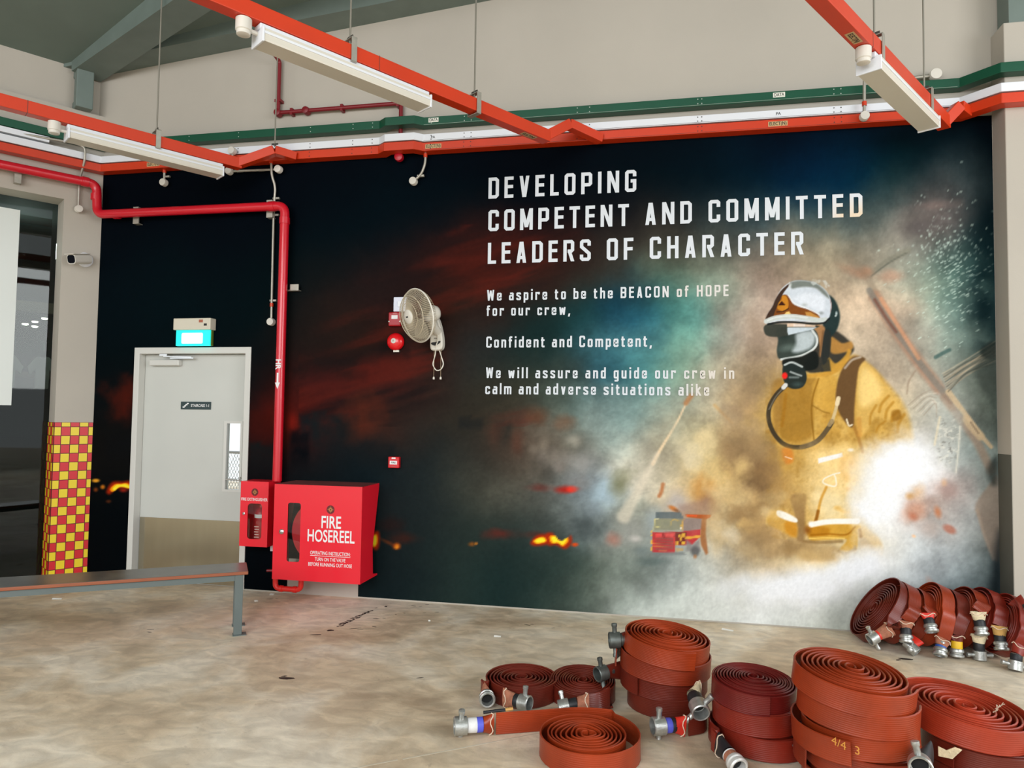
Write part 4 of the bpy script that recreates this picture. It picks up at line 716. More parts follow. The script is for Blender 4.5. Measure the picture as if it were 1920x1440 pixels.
def slogan(t):
    G, tw = glyphs()
    m = bpy.data.materials.new('white_vinyl_letters'); m.use_nodes = True; nt = m.node_tree; b = nt.nodes['Principled BSDF']; a = nt.nodes.new('ShaderNodeAttribute'); a.attribute_name = 'print'
    nt.links.new(a.outputs['Color'], b.inputs['Base Color']); b.inputs['Roughness'].default_value = .6; b.inputs['Specular IOR Level'].default_value = .2
    lines = [('DEVELOPING', 3.347, 4.574, 3.388, .18), ('COMPETENT AND COMMITTED', 3.35, 6.267, 3.111, .18), ('LEADERS OF CHARACTER', 3.35, 5.843, 2.835, .178),
             ('We aspire to be the BEACON of HOPE', 3.347, 5.29, 2.524, .09), ('for our crew,', 3.347, 4.047, 2.396, .088), ('Confident and Competent,', 3.348, 4.702, 2.130, .093),
             ('We will assure and guide our crew in', 3.348, 5.332, 1.876, .09), ('calm and adverse situations alike', 3.346, 5.145, 1.743, .092)]
    cool, warm = np.array(lin((214, 220, 226))), np.array(lin((226, 208, 182)))
    for li, (txt, xs, xe, zb, cap) in enumerate(lines):
        wsum = sum(G[ch][0] if ch != ' ' else 0 for ch in txt) * cap; gaps = len(txt) - 1; ns = txt.count(' ')
        sp = .20 * cap; tr = (xe - xs - wsum - ns * sp) / gaps
        x = xs; words = txt.split(' ')
        for word in words:
            mb = MB(); cols = []
            for ch in word:
                wd, paths = G[ch]
                for k, path in enumerate(paths):
                    for qd in ribbon2d(path, tw):
                        P3 = [(x + q.x * cap, -.0055 - .0001 * k, zb + q.y * cap) for q in qd]
                        mb.add(P3, [(0, 1, 2, 3)])
                        for q in P3:
                            f = 0.0
                            if li == 1: f = max(0, min(1, (q[0] - 6.0) / .12)) * max(0, min(1, (zb + .13 - q[2]) / .08))
                            if li >= 3: f = max(0, min(.55, (q[0] - 4.8) / .6)) if li > 3 else max(0, min(.4, (q[0] - 4.7) / .6))
                            cols.append(cool * (1 - f) + warm * (.95 if li >= 3 else 1) * f)
                x += wd * cap + tr
            x += sp + tr
            me = mb.mesh('lettering', m)
            at = me.color_attributes.new('print', 'FLOAT_COLOR', 'POINT'); at.data.foreach_set('color', np.concatenate([np.array(cols), np.ones((len(cols), 1))], 1).astype(np.float32).ravel())
            for pl in me.polygons:
                if pl.normal.y > 0: pl.flip()
            tag(link('lettering', me, t), 'white word ' + word)
MURAL_GAIN = .97
MURAL, VINYL = build_mural(); slogan(MURAL)
# ---------------------------------------------------------------- door
dr = tag(link('door_1', None), 'pale grey steel fire door with a narrow glass strip and steel kick plate', None, None, 'structure')
f = MB(); f.prism([(0, 0), (.055, 0), (.055, 2.092), (1.135, 2.092), (1.135, 0), (1.19, 0), (1.19, 2.15), (0, 2.15)], (0, -.012, 0), EX, EZ, (0, .172, 0))
part('door_frame', f, FRAMEGREY, dr, bevel=.003)
part('door_stop', MB().prism([(.055, 0), (.07, 0), (.07, 2.077), (1.12, 2.077), (1.12, 0), (1.135, 0), (1.135, 2.092), (.055, 2.092)], (0, .115, 0), EX, EZ, (0, .03, 0)), FRAMEGREY, dr)
vx0, vx1, vz0, vz1 = .925, 1.062, .868, 1.462
lf = MB()
for a, b in [((.058, .07, .008), (vx0, .115, 2.089)), ((vx1, .07, .008), (1.132, .115, 2.089)), ((vx0, .07, .008), (vx1, .115, vz0)), ((vx0, .07, vz1), (vx1, .115, 2.089))]: lf.box(a, b)
leaf = part('door_leaf', lf, DOORGREY, dr)
vf = MB(); vf.prism([(vx0 - .028, vz0 - .02), (vx1 + .022, vz0 - .02), (vx1 + .022, vz1 + .022), (vx0 - .028, vz1 + .022), (vx0 - .028, vz0 - .02), (vx0, vz0), (vx0, vz1), (vx1, vz1), (vx1, vz0), (vx0, vz0)], (0, .07, 0), EX, EZ, (0, -.006, 0)); part('glass_bead', vf, FRAMEGREY, leaf)
part('glass_strip', MB().box((vx0, .09, vz0), (vx1, .096, vz1)), glass_mat('door_glass', (250, 252, 252)), leaf)
part('kick_plate', MB().box((.062, .066, .012), (1.128, .07, .586)), STAINLESS, leaf)
h = MB(); h.lathe([(.024, 0), (.024, .01), (.012, .014), (.012, .045)], (1.092, .07, .963), FRONT, 16); h.tube(arc_path([(1.092, .025, .963), (1.085, .018, .963), (.965, .02, .963)], .012), .009, 10); part('lever_handle', h, CHROME, leaf, smooth=40)
c = MB(); c.box((.135, .016, 1.985), (.445, .07, 2.04)); cl = part('door_closer', c, FRAMEGREY, leaf, bevel=.008)
part('closer_arm', MB().box((.36, .006, 2.048), (.60, .022, 2.058)).box((.262, -.01, 2.072), (.34, .02, 2.09)).obox((.30, -.006, 2.064), Vector((.29, 0, -.008)), Vector((0, .014, 0)), Vector((0, 0, .009))), CHROME, cl)
sg = part('door_sign', MB().box((.448, .064, 1.585), (.756, .07, 1.656)), M('dark_teal_sign', (38, 58, 60), .4), leaf)
text_part('STAIRCASE 1-1', .034, WHITEPRINT, sg, (.648, .0635, 1.62), EX, EZ, width=.185, bold=.012)
stp = MB()
for k in range(4): stp.box((.468 + k * .014, .0632, 1.6 + k * .011), (.488 + k * .014, .064, 1.611 + k * .011))
part('stair_symbol', stp, WHITEPRINT, sg)
# beyond the door: a wire fence on the yard, seen through the glass strip
fe = thing('yard_fence', 'wire mesh yard fence glimpsed through the door glass strip', 'fence', (.2, 3.4, 0))
g = MB()
for k in range(60): g.tube([(-1.6 + k * .045, 3.4, 0), (-1.6 + k * .045 + .5, 3.4, 1.0)], .004, 4, False); g.tube([(-1.1 + k * .045, 3.4, 0), (-1.1 + k * .045 - .5, 3.4, 1.0)], .004, 4, False)
tag(part('wire_mesh', g, M('pale_zinc_wire', (206, 208, 210), .5), fe), kind='stuff')
part('top_rail', MB().tube([(-1.6, 3.4, 1.0), (1.8, 3.4, 1.0)], .02, 8), MATS['pale_zinc_wire'], fe)
for x in (-1.6, .1, 1.8): part('post', MB().tube([(x, 3.42, 0), (x, 3.42, 1.05)], .025, 8), MATS['pale_zinc_wire'], fe)

# ---------------------------------------------------------------- exit sign
t = thing('exit_sign', 'lit green and white exit sign above the grey door', 'exit sign', (.64, 0, 2.16))
hd = part('lamp_housing', MB().box((.455, -.09, 2.30), (.83, -.005, 2.405)), M('exit_housing_cream', (208, 202, 184), .5), t, bevel=.006)
part('sticker', MB().box((.715, -.0915, 2.365), (.755, -.09, 2.39)), M('rust_sticker', (168, 96, 72), .6), hd); part('sticker', MB().box((.765, -.0915, 2.335), (.795, -.09, 2.355)), BLACKPRINT, hd)
pn = part('sign_panel', MB().box((.468, -.062, 2.158), (.812, -.03, 2.302)), M('exit_green_panel', (20, 190, 180), .3, emit=(0, 222, 214), estr=1.0), t)
part('side_bracket', MB().box((.812, -.05, 2.158), (.818, -.02, 2.30)), M('yellow_green_acrylic', (96, 110, 40), .4), t)
EXW = M('exit_white_print', (250, 250, 250), .5, emit=(246, 246, 250), estr=1.1)
part('pictogram_field', MB().prism(rrect(.215, .098, .014), (.632, -.0622, 2.226), EX, EZ, (0, -.0006, 0)), M('exit_pale_glow', (220, 246, 246), .5, emit=(224, 240, 244), estr=.95), pn)
text_part('EXIT', .085, EXW, pn, (.632, -.0632, 2.226), EX, EZ, width=.2, bold=.03)

# ---------------------------------------------------------------- fire extinguisher cabinet and hose reel cabinet
def cabinet_front(mb, x0, x1, z0, z1, y, th, wx0, wx1, wz0, wz1, r):
    """plate with one rounded window: four strips around it plus four corner fillets"""
    for a, b in [((x0, z0), (wx0, z1)), ((wx1, z0), (x1, z1)), ((wx0, z0), (wx1, wz0)), ((wx0, wz1), (wx1, z1))]: mb.box((a[0], y, a[1]), (b[0], y + th, b[1]))
    for cx, cz, sx, sz in ((wx0, wz0, 1, 1), (wx1, wz0, -1, 1), (wx1, wz1, -1, -1), (wx0, wz1, 1, -1)):
        arc = [(cx + sx * r * (1 - math.cos(k * math.pi / 12)), cz + sz * r * (1 - math.sin(k * math.pi / 12))) for k in range(7)]
        mb.prism([(cx, cz)] + (arc if sx * sz > 0 else arc[::-1]), (0, y, 0), EX, EZ, (0, th, 0))
t = thing('extinguisher_cabinet', 'narrow red fire extinguisher cabinet beside the door', 'cabinet', (1.38, -.1, .42))
c = MB(); x0, x1, z0, z1, y = 1.251, 1.512, .424, .975, -.2
c.box((x0, -.196, z0), (x0 + .006, -.004, z1)); c.box((x1 - .006, -.196, z0), (x1, -.004, z1)); c.box((x0 + .006, -.196, z0), (x1 - .006, -.004, z0 + .006)); c.box((x0 + .006, -.196, z1 - .006), (x1 - .006, -.004, z1)); c.box((x0 + .006, -.01, z0 + .006), (x1 - .006, -.004, z1 - .006))
part('cabinet_body', c, CABRED, t)
d = MB(); cabinet_front(d, x0, x1, z0, z1, y, .004, 1.322, 1.456, .487, .788, .03); dd = part('cabinet_door', d, CABRED, t)
part('window', MB().prism(rrect(.14, .307, .03, 4, 1.389, .6375), (0, -.1955, 0), EX, EZ, (0, .002, 0)), glass_mat('cabinet_acrylic', (246, 246, 244)), dd)
part('lock', MB().lathe([(.012, 0), (.012, .006), (.006, .008), (.006, .012)], (1.288, -.2, .70), FRONT, 14), CHROME, dd, smooth=40)
text_part('FIRE EXTINGUISHER', .036, WHITEPRINT, dd, (1.382, -.2015, .822), EX, EZ, width=.246, bold=.010)
def crest(parent, x, y, z, s):
    g = MB()
    for k in range(4): a = math.pi / 4 + k * math.pi / 2; g.prism([(x - .12 * s, z), (x, z - .02 * s), (x + .12 * s, z), (x, z + .02 * s)], (0, y, 0), EX, EZ, (0, -.0006, 0)) if k == 0 else None
    for k in range(12):
        a = k * math.pi / 6; r = .55 * s if k % 3 else .8 * s
        ca, sa = math.cos(a), math.sin(a); wv = .10 * s
        g.prism([(x + ca * .2 * s - sa * wv, z + sa * .2 * s + ca * wv), (x + ca * .2 * s + sa * wv, z + sa * .2 * s - ca * wv), (x + ca * r, z + sa * r)], (0, y, 0), EX, EZ, (0, -.0007, 0))
    bk = part('crest', MB().prism([(x + .95 * s * math.cos(k * math.pi / 8), z + .95 * s * math.sin(k * math.pi / 8)) for k in range(16)], (0, y + .0004, 0), EX, EZ, (0, -.0005, 0)), M('maroon_print', (104, 26, 26), .6), parent)
    part('crest_star', g, GOLD, bk)
crest(dd, 1.385, -.2008, .885, .034)
e = thing('fire_extinguisher', 'red fire extinguisher standing inside the narrow cabinet', 'extinguisher', (1.41, -.11, .43))
part('cylinder', MB().lathe([(.05, 0), (.055, .008), (.055, .27), (.045, .30), (.02, .32), (.018, .34)], (1.415, -.137, .431), UP, 24), M('extinguisher_red', (176, 30, 34), .35), e, smooth=40)
part('label_band', MB().lathe([(.0556, 0), (.0556, .03)], (1.415, -.137, .665), UP, 24), WHITEPRINT, e, smooth=40)
part('valve', MB().lathe([(.012, .33), (.012, .36), (.018, .362), (.018, .375)], (1.415, -.137, .431), UP, 14), CHROME, e, smooth=40)
part('trigger', MB().obox((1.37, -.143, .81), (.075, 0, .02), (0, .012, 0), (0, 0, .006)), BLACK, e)
for k in range(5): part('instruction_print', MB().box((1.385 + .004 * (k % 2), -.1945, .50 + k * .022), (1.43 - .003 * (k % 3), -.1925, .508 + k * .022)), M('pale_print', (214, 180, 170), .6), e)

t = thing('hosereel_cabinet', 'large red hose reel cabinet with FIRE HOSEREEL lettering', 'cabinet', (2.04, -.18, .2))
x0, x1, z0, z1, y = 1.66, 2.429, .204, .978, -.362
c = MB()
side = [(0, z0), (.362, z0), (.362, z0 + .012), (.26, z0 + .03), (.24, z0 + .25), (.362, z1), (0, z1)]
c.prism([(a, b) for a, b in side], (x1 - .006, y + .004, 0), (0, 1, 0), EZ, (.006, 0, 0)); c.prism([(a, b) for a, b in side], (x0, y + .004, 0), (0, 1, 0), EZ, (.006, 0, 0))
c.box((x0 + .006, y + .004, z0), (x1 - .006, -.002, z0 + .006)); part('cabinet_body', c, CABRED, t)
part('cabinet_top', MB().box((x0, y + .004, z1 - .006), (x1, -.002, z1 + .001)), M('dusty_red_top', (110, 42, 40), .8, noise=.3, nscale=14), t)
d = MB(); cabinet_front(d, x0, x1, z0, z1, y, .005, 1.785, 1.899, .352, .83, .02); dd = part('cabinet_door', d, CABRED, t)
part('corner_fold', MB().box((x1 - .004, y - .001, z0), (x1 + .0015, y + .012, z1)), CABRED, t)
part('window', MB().prism(rrect(.12, .484, .02, 4, 1.842, .591), (0, y + .005, 0), EX, EZ, (0, .002, 0)), MATS['cabinet_acrylic'], dd)
part('lock', MB().lathe([(.021, 0), (.021, .008), (.015, .012), (.008, .014)], (1.737, y, .592), FRONT, 20), CHROME, dd, smooth=40)
crest(dd, 2.161, y - .0008, .787, .037)
yt = y - .0016
text_part('FIRE', .138, WHITEPRINT, dd, (2.168, yt, .680), EX, EZ, width=.17, bold=.016)
text_part('HOSEREEL', .138, WHITEPRINT, dd, (2.168, yt, .568), EX, EZ, width=.408, bold=.014)
text_part('OPERATING INSTRUCTION:', .040, WHITEPRINT, dd, (2.168, yt, .434), EX, EZ, width=.348, bold=.006)
part('underline', MB().box((1.994, yt - .0004, .411), (2.342, yt, .4145)), WHITEPRINT, dd)
text_part('TURN ON THE VALVE', .040, WHITEPRINT, dd, (2.168, yt, .384), EX, EZ, width=.265, bold=.006)
text_part('BEFORE RUNNING OUT HOSE', .040, WHITEPRINT, dd, (2.168, yt, .342), EX, EZ, width=.378, bold=.006)
r = thing('hose_reel', 'red hose reel drum inside the large cabinet', 'hose reel', (2.06, -.18, .59))
part('reel_disc', MB().lathe([(.02, 0), (.255, 0), (.262, .006), (.262, .012), (.02, .012)], (2.08, -.335, .60), FRONT, 48), M('reel_disc_red', (196, 16, 34), .4), r, smooth=40)
part('reel_hub', MB().lathe([(.05, -.24), (.05, .03)], (2.08, -.30, .60), FRONT, 20), BLACK, r, smooth=40)
for k in range(3): a = math.radians(85 + k * 42); part('disc_segment', MB().prism([(0, 0)] + [(.25 * math.cos(a + q * .1), .25 * math.sin(a + q * .1)) for q in range(5)], (2.08, -.3475, .60), EX, EZ, (0, -.001, 0)), M('reel_segment_red', (206, 62, 36), .45) if k == 0 else MATS['reel_disc_red'], r)
hz = MB()
for k in range(9): hz.tube([(2.08 + (.15 + .008 * (k % 3)) * math.cos(q * math.pi / 16), -.10 - k * .02, .60 + (.15 + .008 * (k % 3)) * math.sin(q * math.pi / 16)) for q in range(32)], .0105, 8, False, True)
part('wound_hose', hz, BLACK, r, smooth=60)
part('axle_bracket', MB().box((1.90, -.08, .575), (2.26, -.004, .625)), GALV, r)

# red water pipe with U-bend below the cabinet
pp = thing('hose_reel_pipe', 'bright red water pipe marked HR running to the hose reel cabinet', 'pipe', (1.53, -.1, .98))
main = arc_path([LW(-2.6, .1, 3.665), LW(-.075, .1, 3.672), LW(-.075, .1, 3.384) + Vector((.02, 0, 0)), (1.532, -.10, 3.384), (1.532, -.10, .975)], .075, 7)
part('pipe_run', MB().tube(main, .040, 16), PIPERED, pp, smooth=50)
for P, ax in [(LW(-.17, .1, 3.672), DL), (LW(-.075, .1, 3.55), UP), ((-.17, -.1, 3.384), EX), ((1.41, -.1, 3.384), EX), ((1.532, -.1, 3.25), UP)]:
    part('elbow_collar', MB().lathe([(.040, -.03), (.045, -.028), (.045, .028), (.040, .03)], P, ax, 18), PIPERED, pp, smooth=40)
for P, ver in [((.0, -.05, 3.384), 0), ((1.36, -.05, 3.384), 0), ((1.532, -.05, 2.67), 1)]:
    b = MB(); x, y_, z = P
    if ver: b.box((x - .015, -.055, z - .03), (x + .125, -.004, z - .024)); b.box((x + .045, -.055, z - .0245), (x + .125, -.045, z + .025))
    else: b.box((x - .03, -.06, z - .085), (x + .03, -.004, z - .079)); b.box((x - .03, -.06, z - .079), (x + .03, -.05, z + .06)); b.box((x - .035, -.055, z + .05), (x + .02, -.02, z + .075))
    part('pipe_bracket', b, GALV, pp)
part('pipe_bracket', MB().obox(LW(-.70, .0, 3.55), DL * .05, NL * .06, UP * .16), GALV, pp)
text_part('HR', .052, WHITEPRINT, pp, (.125, -.1412, 3.384), EX, EZ, bold=.03)
arrow = [(0, -.006), (.06, -.006), (.06, -.017), (.1, 0), (.06, .017), (.06, .006), (0, .006)]
part('flow_arrow', MB().prism(arrow, (.20, -.1405, 3.384), EX, EZ, (0, -.001, 0)), WHITEPRINT, pp)
text_part('HR', .066, WHITEPRINT, pp, (1.532, -.1412, 1.985), -UP, EX, bold=.03)
part('flow_arrow', MB().prism([(a * 1.4, b * 1.4) for a, b in arrow], (1.532, -.1405, 1.91), -UP, EX, (0, -.001, 0)), WHITEPRINT, pp)
up = thing('drain_pipe', 'small red U bend pipe under the hose reel cabinet', 'pipe', (1.72, -.2, .08))
part('pipe_run', MB().tube(arc_path([(1.60, -.2, .215), (1.60, -.2, .088), (1.835, -.2, .088), (1.835, -.2, .215)], .045, 6), .022, 14), M('orange_red_pipe', (222, 40, 34), .35), up, smooth=50)
for x in (1.655, 1.78): part('pipe_collar', MB().lathe([(.022, -.016), (.027, -.014), (.027, .014), (.022, .016)], (x, -.2, .088), EX, 14), MATS['orange_red_pipe'], up, smooth=40)
part('stop_valve', MB().lathe([(.012, -.03), (.03, -.028), (.034, -.01), (.03, .0), (.012, .004), (.012, .06)], (1.585, -.2, .235), (-.9, -.3, 0), 16), DARKRED, up, smooth=40)
solo('junction_clip', MB().box((1.455, -.05, .362), (1.483, -.003, .412)), WHITE, 'tiny white cable clip between the two red cabinets', 'clip', bevel=.004)

# ---------------------------------------------------------------- cable trunking along the walls
def trunk_mesh(mb, cl, half, z0, z1):
    """box section swept along a plan polyline with mitred corners"""
    P = [Vector((q[0], q[1])) for q in cl]; m = len(P); A = []; B = []
    for i in range(m):
        d0 = (P[i] - P[max(i - 1, 0)]); d1 = (P[min(i + 1, m - 1)] - P[i]); d0 = d1 if d0.length < 1e-6 else d0; d1 = d0 if d1.length < 1e-6 else d1
        d0 = d0.normalized(); d1 = d1.normalized(); n0 = Vector((-d0.y, d0.x)); n = (n0 + Vector((-d1.y, d1.x))).normalized(); n = n / max(.3, n.dot(n0))
        A.append(P[i] + n * half); B.append(P[i] - n * half)
    V = []
    for i in range(m): V += [(A[i].x, A[i].y, z0), (A[i].x, A[i].y, z1), (B[i].x, B[i].y, z1), (B[i].x, B[i].y, z0)]
    F = []
    for i in range(m - 1):
        for k in range(4): F.append((i * 4 + k, i * 4 + (k + 1) % 4, i * 4 + 4 + (k + 1) % 4, i * 4 + 4 + k))
    F += [(3, 2, 1, 0), tuple((m - 1) * 4 + k for k in range(4))]
    return mb.add(V, F)
def trunking(name, label, mat, half, z0, z1, stickers, screwmat):
    t = thing(name, label, 'cable trunking', (3.4, -half, z0)); h = half
    a = LW(-2.6, h + .001, 0); k = LW(0, 0, 0)
    cx = CORN.x + h * (1 / math.cos(TH) - math.tan(TH)) if False else (LW(0, h, 0) + DL * ((-h - LW(0, h, 0).y) / DL.y)).x
    pts1 = [a, (cx, -h)]; pts2 = [(cx, -h), (2.41, -h)]; pts3 = [(2.41, -h), (2.48, -h - .055), (2.71, -h - .055), (2.78, -h)]; pts4 = [(2.78, -h), (6.93, -h)]; pts5 = [(6.93, -h), (7.12, -.2 - h), (9.2, -.2 - h)]
    whole = [a, (cx, -h), (2.41, -h), (2.48, -h - .055), (2.71, -h - .055), (2.78, -h), (6.93, -h), (7.12, -.2 - h), (9.2, -.2 - h)]
    part('trunk_run', trunk_mesh(MB(), whole, half, z0, z1), mat, t, bevel=.004)
    part('lid_edge', trunk_mesh(MB(), [(q[0], q[1]) for q in [(2.79, -2 * h - .0005), (6.90, -2 * h - .0005)]], .0015, z0 + .006, z0 + .0075), screwmat, t)
    for x in (.55, 1.05, 1.75, 2.15, 2.33, 2.86, 3.15, 3.21, 4.1, 4.2, 5.05, 5.08, 6.05, 6.1):
        s = MB()
        for z in (z0 + (z1 - z0) * .25, z0 + (z1 - z0) * .75): s.lathe([(.0045, 0), (.0045, .002)], (x, -2 * h, z), FRONT, 8)
        tag(part('cover_screws', s, screwmat, t), kind='stuff')
    for txt, x, w_, bg in stickers:
        zc = (z0 + z1) / 2 + (.006 if txt == 'DATA' else 0)
        if bg is not None:
            b_ = part('sticker', MB().box((x - w_ / 2 - .008, -2 * h - .0015, zc - .019), (x + w_ / 2 + .008, -2 * h, zc + .019)), bg, t)
            text_part(txt, .036, BLACKPRINT, b_, (x, -2 * h - .0018, zc), EX, EZ, width=w_, bold=.01)
        else: text_part(txt, .030, BLACKPRINT, t, (x, -2 * h - .0008, zc), EX, EZ, width=w_, bold=.01)
    return t
STW, STB = M('white_sticker', (226, 226, 214), .6), M('brass_sticker', (196, 166, 120), .6)
SCD, SCL = M('dark_screw', (60, 56, 50), .5), M('bright_screw', (170, 180, 170), .4)
trunking('electrical_trunking', 'orange red cable trunking along the top of the mural, lowest of three', ORANGE, .05, 3.797, 3.868, [('ELECT(N)', .195, .115, STB), ('ELECT(N)', 2.885, .125, STB), ('ELECT(N)', 5.645, .125, STB)], SCD)
trunking('speaker_trunking', 'white cable trunking marked PA between the green and orange ones', WHITE, .045, 3.882, 3.946, [('PA', 2.877, .035, None), ('PA', 5.65, .035, None)], SCD)
trunking('data_trunking', 'dark green cable trunking marked DATA, topmost of three', GREEN, .045, 4.020, 4.092, [('DATA', 2.879, .072, STW), ('DATA', 5.656, .072, STW)], SCL)
solo('speaker_trunking_stub', lbox(MB(), -6, -.46, .02, .09, 3.963, 4.012), WHITE, 'short white trunking stub at the far left above the left wall run', 'cable trunking')

# ---------------------------------------------------------------- hanging lighting rails, their lamps and rods
RA = math.radians(34.2); RD = Vector((math.sin(RA), math.cos(RA), 0)); RN = Vector((math.cos(RA), -math.sin(RA), 0))
ROD = M('dull_steel_rod', (142, 138, 126), .5, metal=.5)
def seg_box(mb, a, b, wv, hv):
    a, b = Vector(a), Vector(b); d = b - a; n = d.cross(UP); n = n.normalized() if n.length > 1e-5 else Vector((1, 0, 0)); u = n.cross(d).normalized()
    return mb.obox(a - n * wv / 2 - u * hv / 2, d, n * wv, u * hv)
def rail(label, end, jog, rods, stickers, side_sticker=None):
    E_ = Vector(end); t = thing('lighting_rail', label, 'lighting rail', E_, group='orange rails hung from the roof')
    far = E_ - RD * 7.0
    part('rail_channel', seg_box(MB(), far, E_, .085, .09), ORANGE, t, bevel=.004)
    part('offset_bend', seg_box(MB(), E_ - RD * .02 - UP * .0, jog[0], .075, .075), ORANGE, t, bevel=.004); part('offset_bend', seg_box(MB(), jog[0], jog[1], .075, .07), ORANGE, t, bevel=.004)
    part('joint_line', seg_box(MB(), E_ - RD * 1.55, E_ - RD * 1.547, .087, .092), SCD, t)
    for s_, top in rods:
        P = E_ - RD * s_; ztop = roof_z((P.x, P.y)) + .05
        part('hanger_rod', MB().tube([(P.x, P.y, E_.z + .05), (P.x, P.y, ztop)], .006, 8), ROD, t)
        k = MB(); k.obox(P - RN * .052 - RD * .018 - UP * .06, RD * .036, RN * .006, UP * .15); k.obox(P + RN * .046 - RD * .018 - UP * .06, RD * .036, RN * .006, UP * .15); k.obox(P - RN * .052 - RD * .018 - UP * .062, RD * .036, RN * .104, UP * .005); k.obox(P - RN * .052 - RD * .018 + UP * .085, RD * .036, RN * .104, UP * .005)
        cl_ = part('hanger_clamp', k, GALV, t); part('wing_nut', MB().lathe([(.012, .09), (.012, .105), (.005, .107)], P, UP, 8).obox(P - RN * .03 - RD * .003 + UP * .098, RN * .06, RD * .006, UP * .014), SCD, cl_)
    for s_, face in stickers:
        P = E_ - RD * s_
        if face == 'under':
            o = P - UP * .0455; b_ = part('sticker', MB().obox(o - RD * .07 - RN * .024, RD * .14, RN * .048, -UP * .001), STB, t); text_part('ELECT(N)', .04, BLACKPRINT, b_, o - UP * .0014, RD, RN, width=.115, bold=.01)
        else:
            o = P + RN * .043; b_ = part('sticker', MB().obox(o - RD * .07 - UP * .02, RD * .14, UP * .04, RN * .001), STB, t); text_part('ELECT(N)', .036, BLACKPRINT, b_, o + RN * .0014, RD, UP, width=.115, bold=.01)
    return t
ZR = 3.705
EL, EC, ER = (1.205, -.292, ZR), (3.907, -.445, ZR), (6.758, -.224, ZR)
rail('orange lighting rail nearest the left wall', EL, [(1.487, -.22, 3.835), (1.62, -.10, 3.815)], [(.68, 0), (-.37, 0)][:1], [])
rail('orange lighting rail across the middle of the bay', EC, [(4.056, -.30, 3.855), (4.29, -.10, 3.80)], [(1.73, 0), (.74, 0)], [(.2, 'under')])
rail('orange lighting rail nearest the right pier', ER, [(6.861, -.20, 3.83), (6.95, -.11, 3.815)], [(1.40, 0), (.46, 0)], [(1.72, 'under')])
t = bpy.data.objects['lighting_rail']
part('hanger_rod', MB().tube([(1.487, -.22, 3.87), (1.487, -.22, 5.2)], .006, 8), ROD, t); part('wing_nut', MB().lathe([(.012, 0), (.012, .015), (.005, .017)], (1.487, -.22, 3.88), UP, 8).box((1.457, -.223, 3.885), (1.517, -.217, 3.9)), SCD, t)
def lamp_unit():
    t = thing('strip_lamp', 'tmp', 'lamp', (0, 0, 0), group='unlit strip lamps under the rails')
    Lh = 1.14
    part('lamp_body', MB().box((0, -.038, -.045), (Lh, .038, 0)), WHITE, t, True, bevel=.004)
    dif = MB(); dif.prism([(-.062, -.105), (.062, -.105), (.066, -.095), (.066, -.036), (-.066, -.036), (-.066, -.095)], (.012, 0, 0), (0, 1, 0), EZ, (Lh - .024, 0, 0))
    part('diffuser', dif, M('opal_diffuser', (214, 210, 198), .35, spec=.5), t, True)
    for x in (0, Lh - .012): part('end_cap', MB().box((x, -.07, -.112), (x + .012, .07, -.028)), WHITE, t, True, bevel=.003)
    part('side_rib', MB().box((.012, .066, -.066), (Lh - .012, .070, -.052)), WHITE, t, True); part('side_rib', MB().box((.012, -.070, -.066), (Lh - .012, -.066, -.052)), WHITE, t, True)
    bx = part('conduit_box', MB().lathe([(.042, 0), (.042, -.062), (.036, -.066), (.036, -.085), (.030, -.088)], (-.075, 0, 0), UP, 18), OFFWHITE, t, True, smooth=40)
    part('gland', MB().tube([(-.036, 0, -.05), (.004, 0, -.05)], .012, 8), OFFWHITE, t, True)
    return t
lm = lamp_unit()
for k, (e_, s_, lab) in enumerate([(EL, 1.30, 'white strip lamp hanging under the left orange rail'), (EC, 2.30, 'white strip lamp hanging under the middle orange rail'), (ER, 1.50, 'white strip lamp hanging under the right orange rail')]):
    o = lm if k == 0 else copy_tree(lm); P = Vector(e_) - RD * s_ - UP * .048
    o.location = P; o.rotation_euler = (0, 0, math.pi / 2 - RA); o['label'] = lab

# ---------------------------------------------------------------- small conduits with round boxes
def conduit(label, path, boxes, r=.011, collars=(), clips=(), mat=GALV, boxr=.034, out=FRONT):
    t = thing('conduit', label, 'conduit', path[0], group='thin conduits with round boxes')
    part('conduit_pipe', MB().tube(arc_path(path, .05), r, 10), mat, t, smooth=50)
    for P in boxes: part('round_box', MB().lathe([(boxr, -.012), (boxr, .022), (boxr * .92, .026), (boxr * .92, .03), (boxr * .5, .031)], P, out, 20), OFFWHITE, t, smooth=40)
    for P, ax in collars: part('collar', MB().lathe([(r * 1.5, -.016), (r * 1.5, .016)], P, ax, 12), ORANGE, t, smooth=40)
    for P in clips: part('saddle_clip', MB().box((P[0] - .03, P[1] + .0, P[2] - .008), (P[0] + .03, P[1] + .02, P[2] + .008)), GALV, t)
    return t
conduit('short conduit stub with a round box under the left lamp', [(.268, -.04, 3.80), (.268, -.04, 3.70)], [(.271, -.04, 3.676)], collars=[((.268, -.04, 3.785), UP)], clips=[((.29, -.04, 3.735))])
conduit('round box on a short stub in front of the white trunking', [(1.02, -.13, 3.82), (1.022, -.13, 3.87)], [(1.023, -.13, 3.893)])
conduit('horizontal conduit with a round box at each end', [(.947, -.05, 3.742), (1.434, -.05, 3.732)], [(.947, -.05, 3.742), (1.434, -.05, 3.731)], clips=[(1.255, -.05, 3.738), (1.04, -.05, 3.74)])
conduit('long crooked vertical conduit beside the red pipe', [(1.362, -.065, 3.86), (1.372, -.065, 3.68), (1.402, -.045, 3.58), (1.387, -.03, 3.475), (1.384, -.03, 3.36), (1.392, -.03, 2.38)], [(1.394, -.03, 2.368)], collars=[((1.391, -.03, 2.52), UP), ((1.364, -.065, 3.80), UP)], clips=[(1.40, -.03, 3.48), (1.40, -.03, 3.33), (1.40, -.03, 2.56)])
